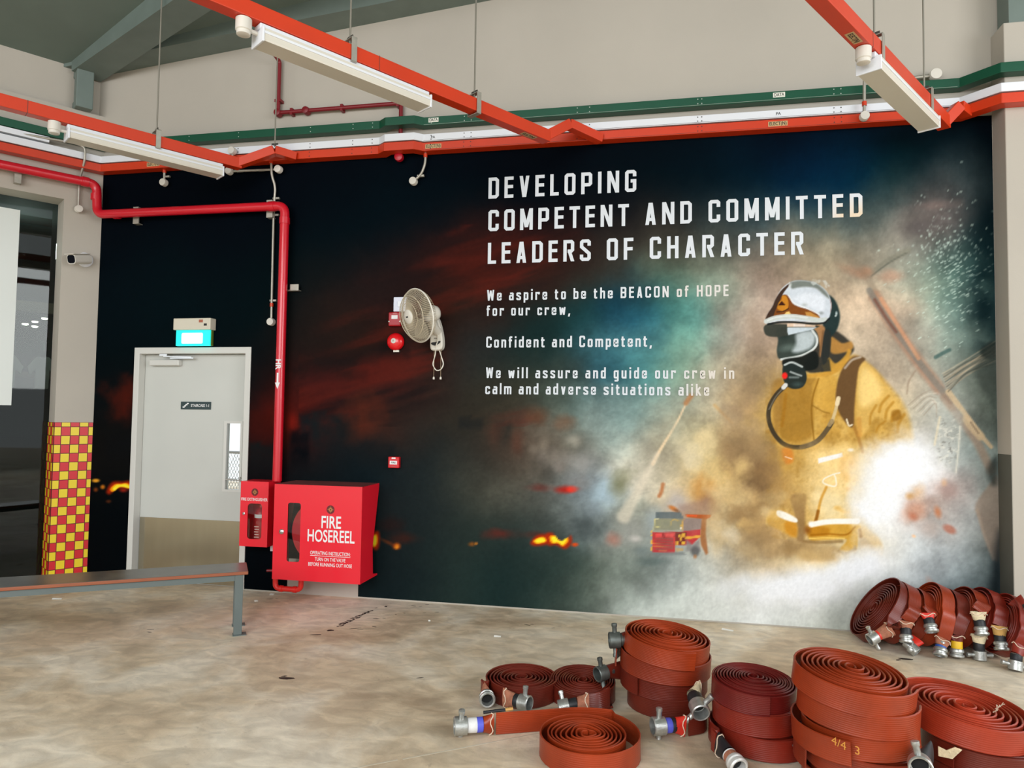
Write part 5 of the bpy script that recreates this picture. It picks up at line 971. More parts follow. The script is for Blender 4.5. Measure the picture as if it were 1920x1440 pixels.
conduit('bent conduit with a round box under the white and orange jog', [(2.80, -.05, 3.80), (2.80, -.05, 3.70), (2.76, -.045, 3.61), (2.70, -.045, 3.565)], [(2.697, -.045, 3.557)], collars=[((2.80, -.05, 3.775), UP)], clips=[(2.757, -.045, 3.605)])
conduit('conduit drop with a round box in front of the orange trunking at the right lamp', [(6.252, -.14, 4.10), (6.249, -.14, 3.84)], [(6.248, -.14, 3.828)], collars=[((6.25, -.14, 3.925), UP)])
conduit('short double conduit with a round box above the green trunking at the right', [(6.45, -.05, 4.128), (6.74, -.05, 4.14)], [(6.764, -.05, 4.144)], r=.014, boxr=.042)
conduit('conduit looping down the left wall to a round box beside the pier', [LW(-.9, .06, 3.975), LW(-.26, .11, 4.005), LW(-.185, .125, 3.985), LW(-.183, .125, 3.865), LW(-.197, .03, 3.72), LW(-.202, .03, 3.64), LW(-.20, .03, 3.45)], [LW(-.199, .03, 3.424)], out=NL)

# dark red alarm conduit
t = thing('alarm_conduit', 'dark red alarm conduit stepping down the cream wall', 'conduit', (1.42, -.04, 4.25))
part('conduit_pipe', MB().tube(arc_path([(1.372, -.30, 5.3), (1.372, -.30, 4.83), (1.406, -.045, 4.72), (1.406, -.045, 4.25), (2.568, -.045, 4.25), (2.572, -.045, 3.79)], .02), .018, 12), DARKRED, t, smooth=50)
for P in [(1.406, -.045, 4.25), (1.68, -.045, 4.25)]: part('inspection_box', MB().lathe([(.034, -.03), (.036, .0), (.03, .026), (.012, .03)], P, FRONT, 18), DARKRED, t, smooth=50)
for P in [(1.406, -.045, 4.36), (1.54, -.045, 4.25), (2.02, -.045, 4.25), (2.54, -.045, 4.25)]: part('saddle_clip', MB().box((P[0] - .03, -.06, P[2] - .012), (P[0] + .03, -.002, P[2] + .012)) if P[0] < 1.45 else MB().box((P[0] - .012, -.06, P[2] - .03), (P[0] + .012, -.002, P[2] + .03)), DARKRED, t)
part('round_box', MB().lathe([(.037, -.02), (.04, 0), (.036, .02), (.02, .026)], (2.566, -.06, 3.772), FRONT, 18), M('alarm_red', (176, 14, 34), .35), t, smooth=40)

# ---------------------------------------------------------------- alarm devices
t = thing('alarm_bell', 'round red fire alarm bell with a white centre', 'alarm bell', (2.556, -.03, 2.184))
part('bell_dome', MB().lathe([(.074, .01), (.076, .022), (.07, .04), (.052, .056), (.028, .064), (.01, .066)], (2.556, 0, 2.184), FRONT, 36), M('bell_red', (226, 16, 26), .25, coat=.4), t, smooth=50)
part('bell_centre', MB().lathe([(.022, .062), (.022, .068), (.016, .071), (.01, .0715)], (2.553, 0, 2.188), FRONT, 24), M('bell_white', (216, 214, 206), .5), t, smooth=40)
part('centre_bolt', MB().lathe([(.007, .07), (.007, .074), (.003, .076)], (2.553, 0, 2.188), FRONT, 8), GALV, t)
part('bell_base', MB().lathe([(.05, .0), (.05, .012)], (2.556, -.001, 2.184), FRONT, 24), DARKRED, t)
part('clapper_plate', MB().box((2.54, -.03, 2.095), (2.59, -.004, 2.112)), GALV, t)
t = thing('alarm_sounder', 'square red alarm box with a white label above the bell', 'alarm box', (2.55, -.03, 2.32))
part('sounder_box', MB().box((2.496, -.05, 2.316), (2.608, -.003, 2.436)), M('sounder_red', (170, 14, 28), .4), t, bevel=.01)
part('label_plate', MB().box((2.525, -.0515, 2.376), (2.58, -.05, 2.408)), WHITEPRINT, t); part('warning_strip', MB().box((2.535, -.0515, 2.415), (2.575, -.05, 2.428)), M('pink_strip', (190, 110, 110), .6), t)
for x in (2.504, 2.60): part('corner_screw', MB().lathe([(.006, 0), (.006, .002)], (x, -.05, 2.355), FRONT, 8), GALV, t)
t = thing('isolator_box', 'small white switch box partly behind the fan cage', 'switch box', (2.59, -.02, 2.44))
part('box_body', MB().box((2.536, -.042, 2.44), (2.648, -.003, 2.565)), M('switch_box_white', (214, 218, 232), .45), t, bevel=.006); part('rocker', MB().box((2.575, -.048, 2.48), (2.61, -.042, 2.53)), WHITE, t, bevel=.003)
t = thing('break_glass_call_point', 'small square red fire call point with a white panel', 'call point', (2.568, -.02, 1.112))
part('call_body', MB().box((2.520, -.045, 1.112), (2.617, -.003, 1.206)), M('call_point_red', (206, 24, 32), .35), t, bevel=.006)
wp = part('white_panel', MB().box((2.536, -.0465, 1.142), (2.60, -.045, 1.172)), WHITEPRINT, t); text_part('FIRE', .02, BLACKPRINT, wp, (2.568, -.0468, 1.157), EX, EZ, width=.04, bold=.01)
part('top_label', MB().box((2.552, -.0465, 1.189), (2.586, -.045, 1.201)), WHITEPRINT, t); part('bottom_label', MB().box((2.55, -.0465, 1.121), (2.588, -.045, 1.126)), M('dull_pink_print', (170, 90, 90), .6), t)

# ---------------------------------------------------------------- wall fan
t = thing('wall_fan', 'cream oscillating wall fan with wire cage and pull cords', 'fan', (2.93, 0, 2.12))
FC = Vector((2.862, -.35, 2.357)); fd = Vector((-.60, -.77, -.22)).normalized(); fa = fd.cross(UP).normalized(); fb = fa.cross(fd).normalized()
FANP, CAGE = M('fan_cream_plastic', (226, 222, 210), .4), M('fan_cage_wire', (206, 194, 168), .45)
def fp(r, a, h): return FC + fa * (r * math.cos(a)) + fb * (r * math.sin(a)) + fd * h
Rf = .215
cg = MB()
for k in range(84):
    a = 2 * math.pi * k / 84
    cg.tube([fp(.055, a, .085), fp(.12, a + .03, .078), fp(.175, a + .06, .055), fp(Rf - .008, a + .08, .022), fp(Rf, a + .085, 0)], .0013, 4, False)
tag(part('front_guard_wires', cg, CAGE, t), kind='stuff')
cg = MB()
for k in range(60):
    a = 2 * math.pi * k / 60; cg.tube([fp(.06, a, -.095), fp(.14, a + .02, -.085), fp(Rf - .02, a + .04, -.04), fp(Rf, a + .05, 0)], .0013, 4, False)
tag(part('rear_guard_wires', cg, CAGE, t), kind='stuff')
for r_, h_, w_ in [(Rf, 0, .006), (.165, .061, .0026), (.11, .080, .002)]: part('guard_ring', MB().tube([fp(r_, 2 * math.pi * k / 48, h_) for k in range(48)], w_, 6, False, True), FANP if r_ == Rf else CAGE, t, smooth=60)
part('hub_badge', MB().lathe([(.058, .083), (.058, .09), (.05, .097), (.02, .1), (.005, .1005)], FC, fd, 28), FANP, t, smooth=40)
part('badge_print', MB().obox(FC + fd * .1008 - fa * .014 - fb * .006, fa * .028, fb * .012, fd * .0008), BLACKPRINT, t)
for k in range(3):
    a0 = 2 * math.pi * k / 3 + .4; V = []; n = 7
    for i in range(n):
        r_ = .03 + .16 * i / (n - 1); wd = .35 + .62 * math.sin(math.pi * (i + 1.2) / (n + 1.4))
        for q in range(4): u_ = q / 3 - .5; V.append(fp(r_, a0 + u_ * wd * 1.2 + .2 * i / n, -.012 + .035 * u_))
    part('blade', MB().add(V, [(i * 4 + q, i * 4 + q + 1, (i + 1) * 4 + q + 1, (i + 1) * 4 + q) for i in range(n - 1) for q in range(3)]), M('smoky_blade_plastic', (150, 142, 124), .35), t, smooth=60)
part('motor_housing', MB().lathe([(.03, -.06), (.062, -.075), (.07, -.10), (.068, -.16), (.055, -.19), (.03, -.20), (.005, -.202)], FC, fd, 24), FANP, t, smooth=50)
pv = FC - fd * .14
part('neck', MB().tube([pv - UP * .05, (2.935, -.20, 2.32), (2.94, -.12, 2.27), (2.94, -.06, 2.26)], [.03, .034, .04, .04], 12), FANP, t, smooth=50)
body = smooth_closed([(2.885, 2.12), (2.935, 2.102), (2.985, 2.12), (2.99, 2.20), (2.965, 2.32), (2.935, 2.385), (2.905, 2.36), (2.885, 2.25)], 5)
part('wall_bracket', MB().prism([tuple(q) for q in body], (0, -.085, 0), EX, EZ, (0, .082, 0)), FANP, t, bevel=.014, smooth=50)
part('switch_recess', MB().prism([tuple(q) for q in smooth_closed([(2.895, 2.155), (2.93, 2.142), (2.97, 2.165), (2.972, 2.182), (2.935, 2.172), (2.90, 2.168)], 4)], (0, -.086, 0), EX, EZ, (0, -.001, 0)), BLACKPRINT, t); part('badge', MB().box((2.918, -.0875, 2.198), (2.944, -.0855, 2.208)), M('grey_badge', (150, 146, 136), .5), t)
part('power_cord', MB().tube([tuple(q) for q in smooth_open([(2.955, -.05, 2.11), (2.975, -.05, 2.05), (2.992, -.05, 1.99), (2.97, -.05, 1.945), (2.93, -.05, 1.94), (2.903, -.05, 1.985), (2.91, -.05, 2.03), (2.925, -.06, 2.08), (2.94, -.092, 2.14), (2.955, -.095, 2.19), (2.95, -.10, 2.26), (2.935, -.16, 2.33)], 5)], .005, 8), FANP, t, smooth=60)
for x in (2.914, 2.974): part('pull_cord', MB().tube([(x, -.06, 2.12), (x, -.06, 1.88)], .0016, 5), M('beige_string', (190, 170, 140), .8), t); part('cord_pull', MB().lathe([(.004, .022), (.008, .016), (.009, 0), (.003, -.003)], (x, -.06, 1.862), UP, 10), FANP, t, smooth=40)

# ---------------------------------------------------------------- security camera on the left pier
t = thing('security_camera', 'white bullet security camera mounted on the left pier', 'camera', LW(-.13, 0, 2.97))
o = LW(-.125, 0, 2.965); part('mount_plate', MB().lathe([(.068, 0), (.068, .012), (.06, .02), (.02, .024)], o, NL, 28), WHITE, t, smooth=40)
cd = (LW(-.42, .20, 2.885) - o).normalized(); part('mount_arm', MB().tube([o + NL * .02, o + NL * .05], .022, 12), WHITE, t, smooth=40)
b0 = o + NL * .055 - cd * .02; cs = cd.cross(UP).normalized(); cu = cs.cross(cd)
part('camera_body', MB().prism(rrect(.092, .088, .03, 5), b0, cs, cu, cd * .19), OFFWHITE, t, smooth=40)
part('sun_shield', MB().obox(b0 - cs * .05 + cu * .043 + cd * .01, cs * .10, cu * .006, cd * .2), OFFWHITE, t, bevel=.002)
part('lens_face', MB().prism(rrect(.078, .074, .024, 5), b0 + cd * .19, cs, cu, cd * .002), M('black_lens_glass', (14, 17, 24), .1), t)

# ---------------------------------------------------------------- bench
bd = Vector((.829, .559, 0)).normalized(); bn = Vector((bd.y, -bd.x, 0)); bo = Vector((1.93, -1.155, 0))   # near right corner of the top
t = thing('bench', 'long low bench with dark laminate top and grey steel frame', 'bench', bo)
zt = .445; L_ = 2.3; W_ = .33
def bb(mb, l0, l1, w0, w1, z0, z1): return mb.obox(bo - bd * l0 - bn * w0 + UP * z0, -bd * (l1 - l0), -bn * (w1 - w0), UP * (z1 - z0))
part('seat_board', bb(MB(), 0, L_, 0, W_, zt - .022, zt), M('brown_laminate_edge', (150, 84, 54), .5, noise=.1, nscale=5, stretch=(1, 1, 6)), t, bevel=.004)
part('seat_laminate', bb(MB(), .004, L_ - .004, .004, W_ - .004, zt, zt + .0015), M('dark_grey_laminate', (96, 94, 88), .28, spec=.5, noise=.35, nscale=4.5), t)
BS = M('bench_grey_steel', (96, 106, 104), .45, noise=.06)
fr = bb(bb(bb(bb(MB(), .045, L_ - .045, .02, .06, zt - .065, zt - .022), .045, L_ - .045, W_ - .06, W_ - .02, zt - .065, zt - .022), .045, .085, .06, W_ - .06, zt - .065, zt - .022), L_ - .085, L_ - .045, .06, W_ - .06, zt - .065, zt - .022)
part('seat_frame', fr, BS, t)
for l in (.03, L_ - .085):
    for wv in (.015, W_ - .075): lg = part('leg', bb(MB(), l, l + .055, wv, wv + .055, 0.006, zt - .022), BS, t, bevel=.003); part('foot_plate', bb(MB(), l - .03, l + .06, wv - .008, wv + .063, 0, .006), BS, lg)
# ---------------------------------------------------------------- litter and stains on the floor
def scrap(label, x, y, a, l, w_, mat):
    d = Vector((math.cos(a), math.sin(a), 0)); n = Vector((-d.y, d.x, 0)); o = Vector((x, y, .0005))
    return solo('paper_scrap', MB().add([o, o + d * l, o + d * l + n * w_ + UP * .004, o + n * w_ + UP * .008, o + UP * .001, o + d * l + UP * .001, o + d * l + n * w_ + UP * .005, o + n * w_ + UP * .009], [(0, 3, 2, 1), (4, 5, 6, 7), (0, 1, 5, 4), (1, 2, 6, 5), (2, 3, 7, 6), (3, 0, 4, 7)]), mat, label, 'scrap', 'scraps on the floor')
SCRAP = M('white_scrap_paper', (236, 234, 226), .8)
for lab, x, y, a, l, w_ in [('curled white paper strip on the floor in front of the bench', -.141, -.676, .3, .075, .012), ('crumpled white scrap at the wall foot beside the bench', 1.49, -.10, .2, .035, .028), ('tiny white scrap in front of the dark wall left of the hose reel', 1.49, -.33, .8, .03, .015),
                            ('small white scrap on the floor under the dark part of the mural', 3.053, -.514, .2, .016, .012), ('white paper strip on the floor behind the tall coil stacks', 5.22, -.19, -.3, .085, .018), ('thin pale scrap on the open floor left of the coils', 3.62, -.766, .1, .05, .014)]:
    scrap(lab, x, y, a, l, w_, SCRAP)
def stains():
    """dark paint spots dribbled on the concrete"""
    rnd = random.Random(3); mb = MB()
    def spot(x, y, rx, ry, rot=0.0):
        n = 9; c, s = math.cos(rot), math.sin(rot); P = []
        for k in range(n):
            a = 2 * math.pi * k / n; r = rnd.uniform(.65, 1.15); px, py = rx * r * math.cos(a), ry * r * math.sin(a); P.append((x + px * c - py * s, y + px * s + py * c, .0008))
        mb.add(P, [tuple(range(n))])
    line = [(2.462, -.80), (2.455, -.72), (2.47, -.66), (2.476, -.60), (2.49, -.53), (2.505, -.46), (2.516, -.40), (2.53, -.33)]
    for i in range(len(line) - 1):
        for k in range(6):
            t = k / 6; x = line[i][0] * (1 - t) + line[i + 1][0] * t; y = line[i][1] * (1 - t) + line[i + 1][1] * t
            spot(x + rnd.uniform(-.02, .02), y + rnd.uniform(-.012, .012), rnd.uniform(.008, .026), rnd.uniform(.005, .012), 1.2)
    for x, y, rx, ry in [(2.44, -.90, .03, .022), (2.39, -1.02, .045, .008), (2.59, -.82, .06, .006), (2.64, -.83, .025, .005), (2.645, -.545, .035, .008), (2.70, -.52, .02, .006), (2.71, -.74, .028, .007), (2.80, -.125, .03, .006), (2.86, -.13, .014, .005), (2.89, -.06, .02, .007), (2.59, -.20, .012, .018), (2.53, -.26, .016, .006), (1.19, -1.19, .03, .006), (1.23, -1.25, .025, .006), (2.61, -1.825, .05, .02), (2.58, -1.80, .02, .012), (3.80, -.424, .028, .008), (3.83, -.40, .02, .005), (4.0, -.455, .018, .005), (3.04, -.26, .02, .005), (2.95, -.30, .02, .004), (3.37, -1.636, .025, .006), (6.36, -.569, .05, .018), (6.30, -.60, .02, .01), (2.75, -.40, .012, .006), (2.80, -.35, .012, .005), (1.56, -.22, .03, .004), (1.62, -.20, .02, .004), (1.35, -.40, .012, .008)]: spot(x, y, rx, ry, rnd.uniform(-.3, .6))
    tag(part('paint_spots', mb, M('dark_paint_spot', (52, 40, 34), .7), fl), kind='stuff')
stains()
# ---------------------------------------------------------------- fire hoses
def hose_mat(name, rgb, ribs=True):
    m = bpy.data.materials.new(name); m.use_nodes = True; nt = m.node_tree; b = nt.nodes['Principled BSDF']
    uv = nt.nodes.new('ShaderNodeUVMap'); sp = nt.nodes.new('ShaderNodeSeparateXYZ'); nt.links.new(uv.outputs[0], sp.inputs[0])
    n = nt.nodes.new('ShaderNodeTexNoise'); n.inputs['Scale'].default_value = 5; n.inputs['Detail'].default_value = 5; tc = nt.nodes.new('ShaderNodeTexCoord'); nt.links.new(tc.outputs['Object'], n.inputs['Vector'])
    r = nt.nodes.new('ShaderNodeMapRange'); r.inputs[1].default_value = .3; r.inputs[2].default_value = .7; r.inputs[3].default_value = .72; r.inputs[4].default_value = 1.15; nt.links.new(n.outputs[0], r.inputs[0])
    x = nt.nodes.new('ShaderNodeMix'); x.data_type = 'RGBA'; x.blend_type = 'MULTIPLY'; x.inputs[0].default_value = 1; x.inputs[6].default_value = (*lin(rgb), 1); nt.links.new(r.outputs[0], x.inputs[7]); nt.links.new(x.outputs[2], b.inputs['Base Color'])
    b.inputs['Roughness'].default_value = .36; b.inputs['Specular IOR Level'].default_value = .5
    mu = nt.nodes.new('ShaderNodeMath'); mu.operation = 'MULTIPLY'; mu.inputs[1].default_value = 2 * math.pi * 12; nt.links.new(sp.outputs[1], mu.inputs[0])
    si = nt.nodes.new('ShaderNodeMath'); si.operation = 'SINE'; nt.links.new(mu.outputs[0], si.inputs[0])
    bp = nt.nodes.new('ShaderNodeBump'); bp.inputs['Strength'].default_value = .22 if ribs else .12; bp.inputs['Distance'].default_value = .0012; nt.links.new(si.outputs[0], bp.inputs['Height']); nt.links.new(bp.outputs[0], b.inputs['Normal'])
    return m
HO, HR_, HD, HB = hose_mat('orange_red_hose_rubber', (154, 54, 20)), hose_mat('red_hose_rubber', (130, 37, 23)), hose_mat('dark_red_hose_rubber', (106, 35, 22)), hose_mat('brown_red_hose_rubber', (134, 46, 22))
TAPEW, TAPEB, TAPEK, TAPEY = M('white_tape', (222, 222, 220), .7, noise=.1, nscale=30), M('blue_tape', (86, 92, 206), .5), M('black_tape', (30, 32, 36), .5), M('yellow_tape', (232, 186, 30), .5)
CLOTH, TWINE, REDT, BLUE2 = M('frayed_tan_binding', (170, 110, 84), .9, noise=.25, nscale=40, bump=.4, bscale=120), M('pale_twine', (222, 200, 176), .9), M('bright_red_sleeve', (216, 50, 36), .4), M('deep_blue_tape', (50, 92, 172), .5)
CREAMB = M('cream_canvas_binding', (222, 206, 170), .9, noise=.2, nscale=40, bump=.4, bscale=120); TANB = M('tan_leather_binding', (196, 152, 84), .8, noise=.2, nscale=30)

def ribbon_mesh(name, pts, ups, w, th, mat):
    """flat hose: a flattened tube with rounded edges swept along pts; ups = direction of its width"""
    h = w / 2; sec = [(-h, 0), (-h + .004, -th * .62), (-h + .012, -th / 2), (h - .012, -th / 2), (h - .004, -th * .62), (h, 0), (h - .004, th * .62), (h - .012, th / 2), (-h + .012, th / 2), (-h + .004, th * .62)]
    n = len(pts); k = len(sec); V = np.zeros((n * k, 3)); P = np.array([tuple(q) for q in pts]); U = np.array([tuple(q) for q in ups])
    T = np.gradient(P, axis=0); T /= np.linalg.norm(T, axis=1)[:, None] + 1e-12; N = np.cross(U, T); N /= np.linalg.norm(N, axis=1)[:, None] + 1e-12
    Ux = np.cross(T, N)
    for i, (a, b) in enumerate(sec): V[i::k] = P + Ux * a + N * b
    F = [(i * k + q, i * k + (q + 1) % k, (i + 1) * k + (q + 1) % k, (i + 1) * k + q) for i in range(n - 1) for q in range(k)]
    F += [tuple(range(k - 1, -1, -1)), tuple((n - 1) * k + q for q in range(k))]
    me = bpy.data.meshes.new(name); me.from_pydata(V.tolist(), [], F); me.materials.append(mat)
    L = np.concatenate([[0], np.cumsum(np.linalg.norm(np.diff(P, axis=0), axis=1))])
    uvl = me.uv_layers.new(name='UVMap'); lv = np.zeros(len(me.loops), np.int32); me.loops.foreach_get('vertex_index', lv)
    uv = np.stack([L[lv // k], np.array([a / w + .5 for a, b in sec])[lv % k]], 1); uvl.data.foreach_set('uv', uv.astype(np.float32).ravel())
    me.shade_smooth(); me.set_sharp_from_angle(angle=math.radians(50)); return me

def spiral(R, w, turns, seed, a_end, r0=.022, cw=1, loose=0.0, dome=0.0, squash=(1, 1), gap_outer=0.0):
    """points of a rolled hose in its own plane, from the core to the outer end (angle a_end)"""
    rnd = np.random.RandomState(seed); n = int(turns * 34); tt = np.linspace(0, 1, n); ang = a_end - cw * (1 - tt) * turns * 2 * math.pi
    r = r0 + (R - r0) * tt ** .95
    wob = np.zeros(n)
    for q in range(5): wob += rnd.uniform(-1, 1) * np.sin(ang * rnd.choice([1, 2, 3]) * .97 + rnd.uniform(0, 6) + tt * rnd.uniform(2, 14)) / 5
    r = r + wob * (.017 + loose) * np.sin(np.pi * np.clip(tt * 1.05, 0, 1)) ** .5
    if gap_outer: r = r + gap_outer * np.clip((tt * turns - (turns - 1)), 0, 1)
    zz = np.interp(tt * turns, np.arange(int(turns) + 3), rnd.uniform(-.006, .006, int(turns) + 3)) + dome * (1 - tt) - dome * .5
    core = np.clip(1 - tt * turns * 1.2, 0, 1); x = np.cos(ang) * r * squash[0] * (1 - .45 * core); y = np.sin(ang) * r * squash[1]
    return np.stack([x, y, zz], 1)

def coupling(parent, pos, axis, lug=None, tapes=(), size=1.0, mat=ALU, sleeve=None, style='lug', twine=True):
    """hose coupling: metal body with an open mouth, optional lugs, wrapped tail; axis points out of the mouth"""
    o = Vector(pos); w = Vector(axis).normalized(); s = size
    if style == 'lug': prof = [(.030, -.055), (.033, -.05), (.033, -.012), (.043, -.008), (.044, .05), (.040, .054), (.035, .052), (.034, .0), (.006, -.004), (.005, -.002)]
    else: prof = [(.028, -.06), (.030, -.055), (.031, -.02), (.040, -.016), (.044, -.008), (.044, .004), (.038, .008), (.037, .018), (.046, .022), (.046, .034), (.040, .040), (.033, .038), (.031, .0), (.006, -.02), (.005, -.018)]
    cp = part('coupling', MB().lathe([(r * s, h * s) for r, h in prof], o, w, 28), mat, parent, smooth=35)
    part('coupling_bore', MB().lathe([(.030 * s, .002 * s), (.004, .0)], o, w, 20), M('dark_bore', (22, 22, 22), .8), cp)
    if lug is not None:
        l = Vector(lug); l = (l - w * l.dot(w)).normalized()
        for sg in (1, -1): part('lug', MB().lathe([(.013 * s, .036 * s), (.013 * s, .07 * s), (.016 * s, .074 * s), (.016 * s, .088 * s), (.012 * s, .09 * s)], o + w * .02 * s, l * sg, 14), mat, cp, smooth=40)
    h = -.012; 
    for col, ln in tapes:
        part('tape_band', MB().lathe([(.0345 * s, (h) * s), (.0355 * s, (h - .004) * s), (.0355 * s, (h - ln + .004) * s), (.034 * s, (h - ln) * s)], o, w, 22), col, cp, smooth=40); h -= ln
    if sleeve is not None:
        # binding that flattens from the round coupling tail to the flat hose
        end, up, mat_s = sleeve; e = Vector(end); a = o + w * h * s; u = Vector(up).normalized(); V = []; n = 18; st = 5
        for i in range(st):
            t = i / (st - 1); c_ = a * (1 - t) + e * t; d = (e - a).normalized(); uu = (u - d * u.dot(d)).normalized(); vv = d.cross(uu)
            rx = .036 * s * (1 - t) + .052 * t; ry = .036 * s * (1 - t) + .011 * t
            for k in range(n): q = 2 * math.pi * k / n; V.append(c_ + uu * rx * math.cos(q) + vv * ry * math.sin(q))
        part('binding', MB().add(V, [(i * n + k, i * n + (k + 1) % n, (i + 1) * n + (k + 1) % n, (i + 1) * n + k) for i in range(st - 1) for k in range(n)]), mat_s, cp, smooth=50)
        if twine:
            c_ = a * .25 + e * .75; d = (e - a).normalized(); uu = (u - d * u.dot(d)).normalized(); vv = d.cross(uu)
            part('twine', MB().tube([c_ + uu * .052 * math.cos(q * .35) + vv * .02 * math.sin(q * .35) + d * .008 * math.sin(q * 1.3) for q in range(18)], .0028, 6, False, True), TWINE, cp)
    return cp

GRP = 'rolled fire hoses on the floor'
def coil(label, c, R, w=.108, turns=10, seed=1, a_end=0.0, cw=1, mat=HO, tilt=(0, 0), loose=0.0, dome=0.0, tail=None, group=GRP, th=.0068, squash=(1, 1), gap_outer=0.0, frame=None, r0=.022):
    """rolled flat hose lying on its side; c = centre of its underside; tail = world points continuing from the outer end"""
    t = thing('rolled_fire_hose', label, 'fire hose', c, group=group)
    S = spiral(R, w, turns, seed, a_end, r0, cw, loose, dome, squash, gap_outer)
    if frame is None:
        tx, ty = tilt; zz = Vector((tx, ty, 1)).normalized(); ex = Vector((1, 0, 0)); ex = (ex - zz * ex.dot(zz)).normalized(); ey = zz.cross(ex); o = Vector(c) + UP * w * .5
    else: o, ex, ey, zz = frame
    pts = [o + ex * q[0] + ey * q[1] + zz * q[2] for q in S]; ups = [zz] * len(pts)
    if tail:
        tp = [Vector(q[0]) for q in tail]; tu = [Vector(q[1]) if q[1] is not None else zz for q in tail]
        ctl = [pts[-9], pts[-1]] + tp; cu = [zz, zz] + tu
        sm = smooth_open([tuple(q) for q in ctl], 10)[10:]
        k = len(sm); us = []
        for i in range(k):
            f = 1 + i / 10.0; a = int(min(f, len(cu) - 1)); b = min(a + 1, len(cu) - 1); us.append((cu[a].lerp(cu[b], f - a)).normalized())
        pts = pts + [Vector(q) for q in sm[1:]]; ups = ups + us[1:]
    link('hose', ribbon_mesh('hose', pts, ups, w, th, mat), t)
    return t

# --- the loose coil in front, its tail running left to a taped coupling
zh = .056
A_ = (4.425, -2.375, 0)
t = coil('large orange red rolled hose lying flat in front, its tail stretched out to the left', A_, .204, .106, 9, 11, math.radians(62), 1, HO, loose=.006, gap_outer=.055,
         tail=[((4.50, -2.105, zh), UP), ((4.35, -2.12, zh), UP), ((4.18, -2.185, zh - .002), UP), ((4.06, -2.24, zh), UP), ((3.975, -2.275, zh), UP)])
coupling(t, (3.835, -2.335, .058), (-.92, -.38, 0), (.1, -.3, 1), [(TAPEW, .045), (TAPEB, .03)], 1.0, ALU, ((3.965, -2.28, zh), UP, HO))
part('coupling_lever', MB().tube([(3.915, -2.29, .110), (3.97, -2.265, .113), (4.02, -2.245, .115)], .008, 8), TAPEK, t, smooth=50); part('lever_tip', MB().tube([(4.015, -2.247, .115), (4.05, -2.232, .118)], .009, 8), GOLD, t)
# --- flat coil behind it, two couplings
B_ = (4.01, -1.752, 0)
t = coil('dark red rolled hose lying flat, leftmost at the back with two silver couplings', B_, .205, .106, 9, 23, math.radians(215), 1, HD, tail=[((3.80, -1.86, zh), UP), ((3.82, -1.90, zh), UP)])
coupling(t, (3.855, -1.965, .055), (.35, -1, -.05), None, [(TAPEK, .012)], .95, ALU, ((3.82, -1.885, zh), UP, CLOTH), 'plain', False)
coupling(t, (4.05, -2.0, .062), (.93, -.36, .0), (.1, .1, 1), [(TAPEK, .03)], .95, ALU, ((3.945, -1.965, .062), UP, CLOTH))
# --- small coil between, partly hidden
C_ = (4.345, -1.70, 0)
t = coil('dark red rolled hose lying flat between the leftmost coil and the tall stack', C_, .185, .104, 12, 31, math.radians(285), 1, HD, tilt=(.02, -.10), tail=[((4.50, -1.86, .07), (0, .2, 1)), ((4.46, -1.93, .07), (0, .4, .9)), ((4.40, -1.95, .064), (0, .5, .85))])
coupling(t, (4.29, -1.97, .052), (-1, -.25, -.25), (.2, .6, .8), [(TAPEK, .045)], .9, ALU, ((4.40, -1.945, .064), (0, .4, .9), CLOTH))
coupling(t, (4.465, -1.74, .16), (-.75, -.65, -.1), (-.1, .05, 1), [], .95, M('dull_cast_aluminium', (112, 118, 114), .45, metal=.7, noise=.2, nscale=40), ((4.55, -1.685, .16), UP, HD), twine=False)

def stack(cx, cy, rows, lbl):
    """rows: (z, R, dx, dy, tilt, mat, seed, label, tail)"""
    out = []
    for z, R, dx, dy, tl, mat, seed, lab, turns, kw in rows: out.append(coil(lab, (cx + dx, cy + dy, z), R, kw.pop('w', .099), turns, seed, kw.pop('a', 0.0), kw.pop('cw', 1), mat, tl, **kw))
    return out
# --- tall stack at the left
S = stack(4.80, -1.69, [
    (0.0, .215, .0, .0, (0, 0), HD, 41, 'bottom coil of the tall stack next to the dark flat coils', 11, dict(a=-.9, tail=[((4.99, -1.90, .056), UP), ((4.98, -2.02, .056), UP), ((4.90, -2.085, .056), UP)])),
    (.10, .238, -.012, .01, (.02, -.03), HD, 42, 'second coil from the bottom of the tall stack next to the dark flat coils', 11, dict(a=-2.2)),
    (.195, .252, -.015, .0, (.05, -.03), HB, 43, 'third coil from the bottom of the tall stack next to the dark flat coils', 11, dict(a=-2.9, gap_outer=.012)),
    (.29, .232, .008, -.015, (.10, -.05), HO, 44, 'top coil of the tall stack next to the dark flat coils', 10, dict(a=-1.0, loose=.008, dome=.02, gap_outer=.014))], '')
coupling(S[0], (4.775, -2.125, .062), (-.93, -.38, 0), (.25, .05, 1), [(TAPEB, .03), (TAPEK, .02)], 1.0, ALU, ((4.885, -2.09, .056), UP, REDT))
coupling(S[1], (4.945, -2.06, .15), (.25, -1, -.35), (.55, -.1, .6), [(TAPEK, .05)], 1.05, ALU, ((4.955, -1.94, .19), (.3, .2, 1), CREAMB))
coupling(S[3], (4.54, -1.72, .335), (-1, -.2, -.05), (0, .1, 1), [], 1.0, MATS['dull_cast_aluminium'], ((4.60, -1.69, .335), UP, HD), twine=False)
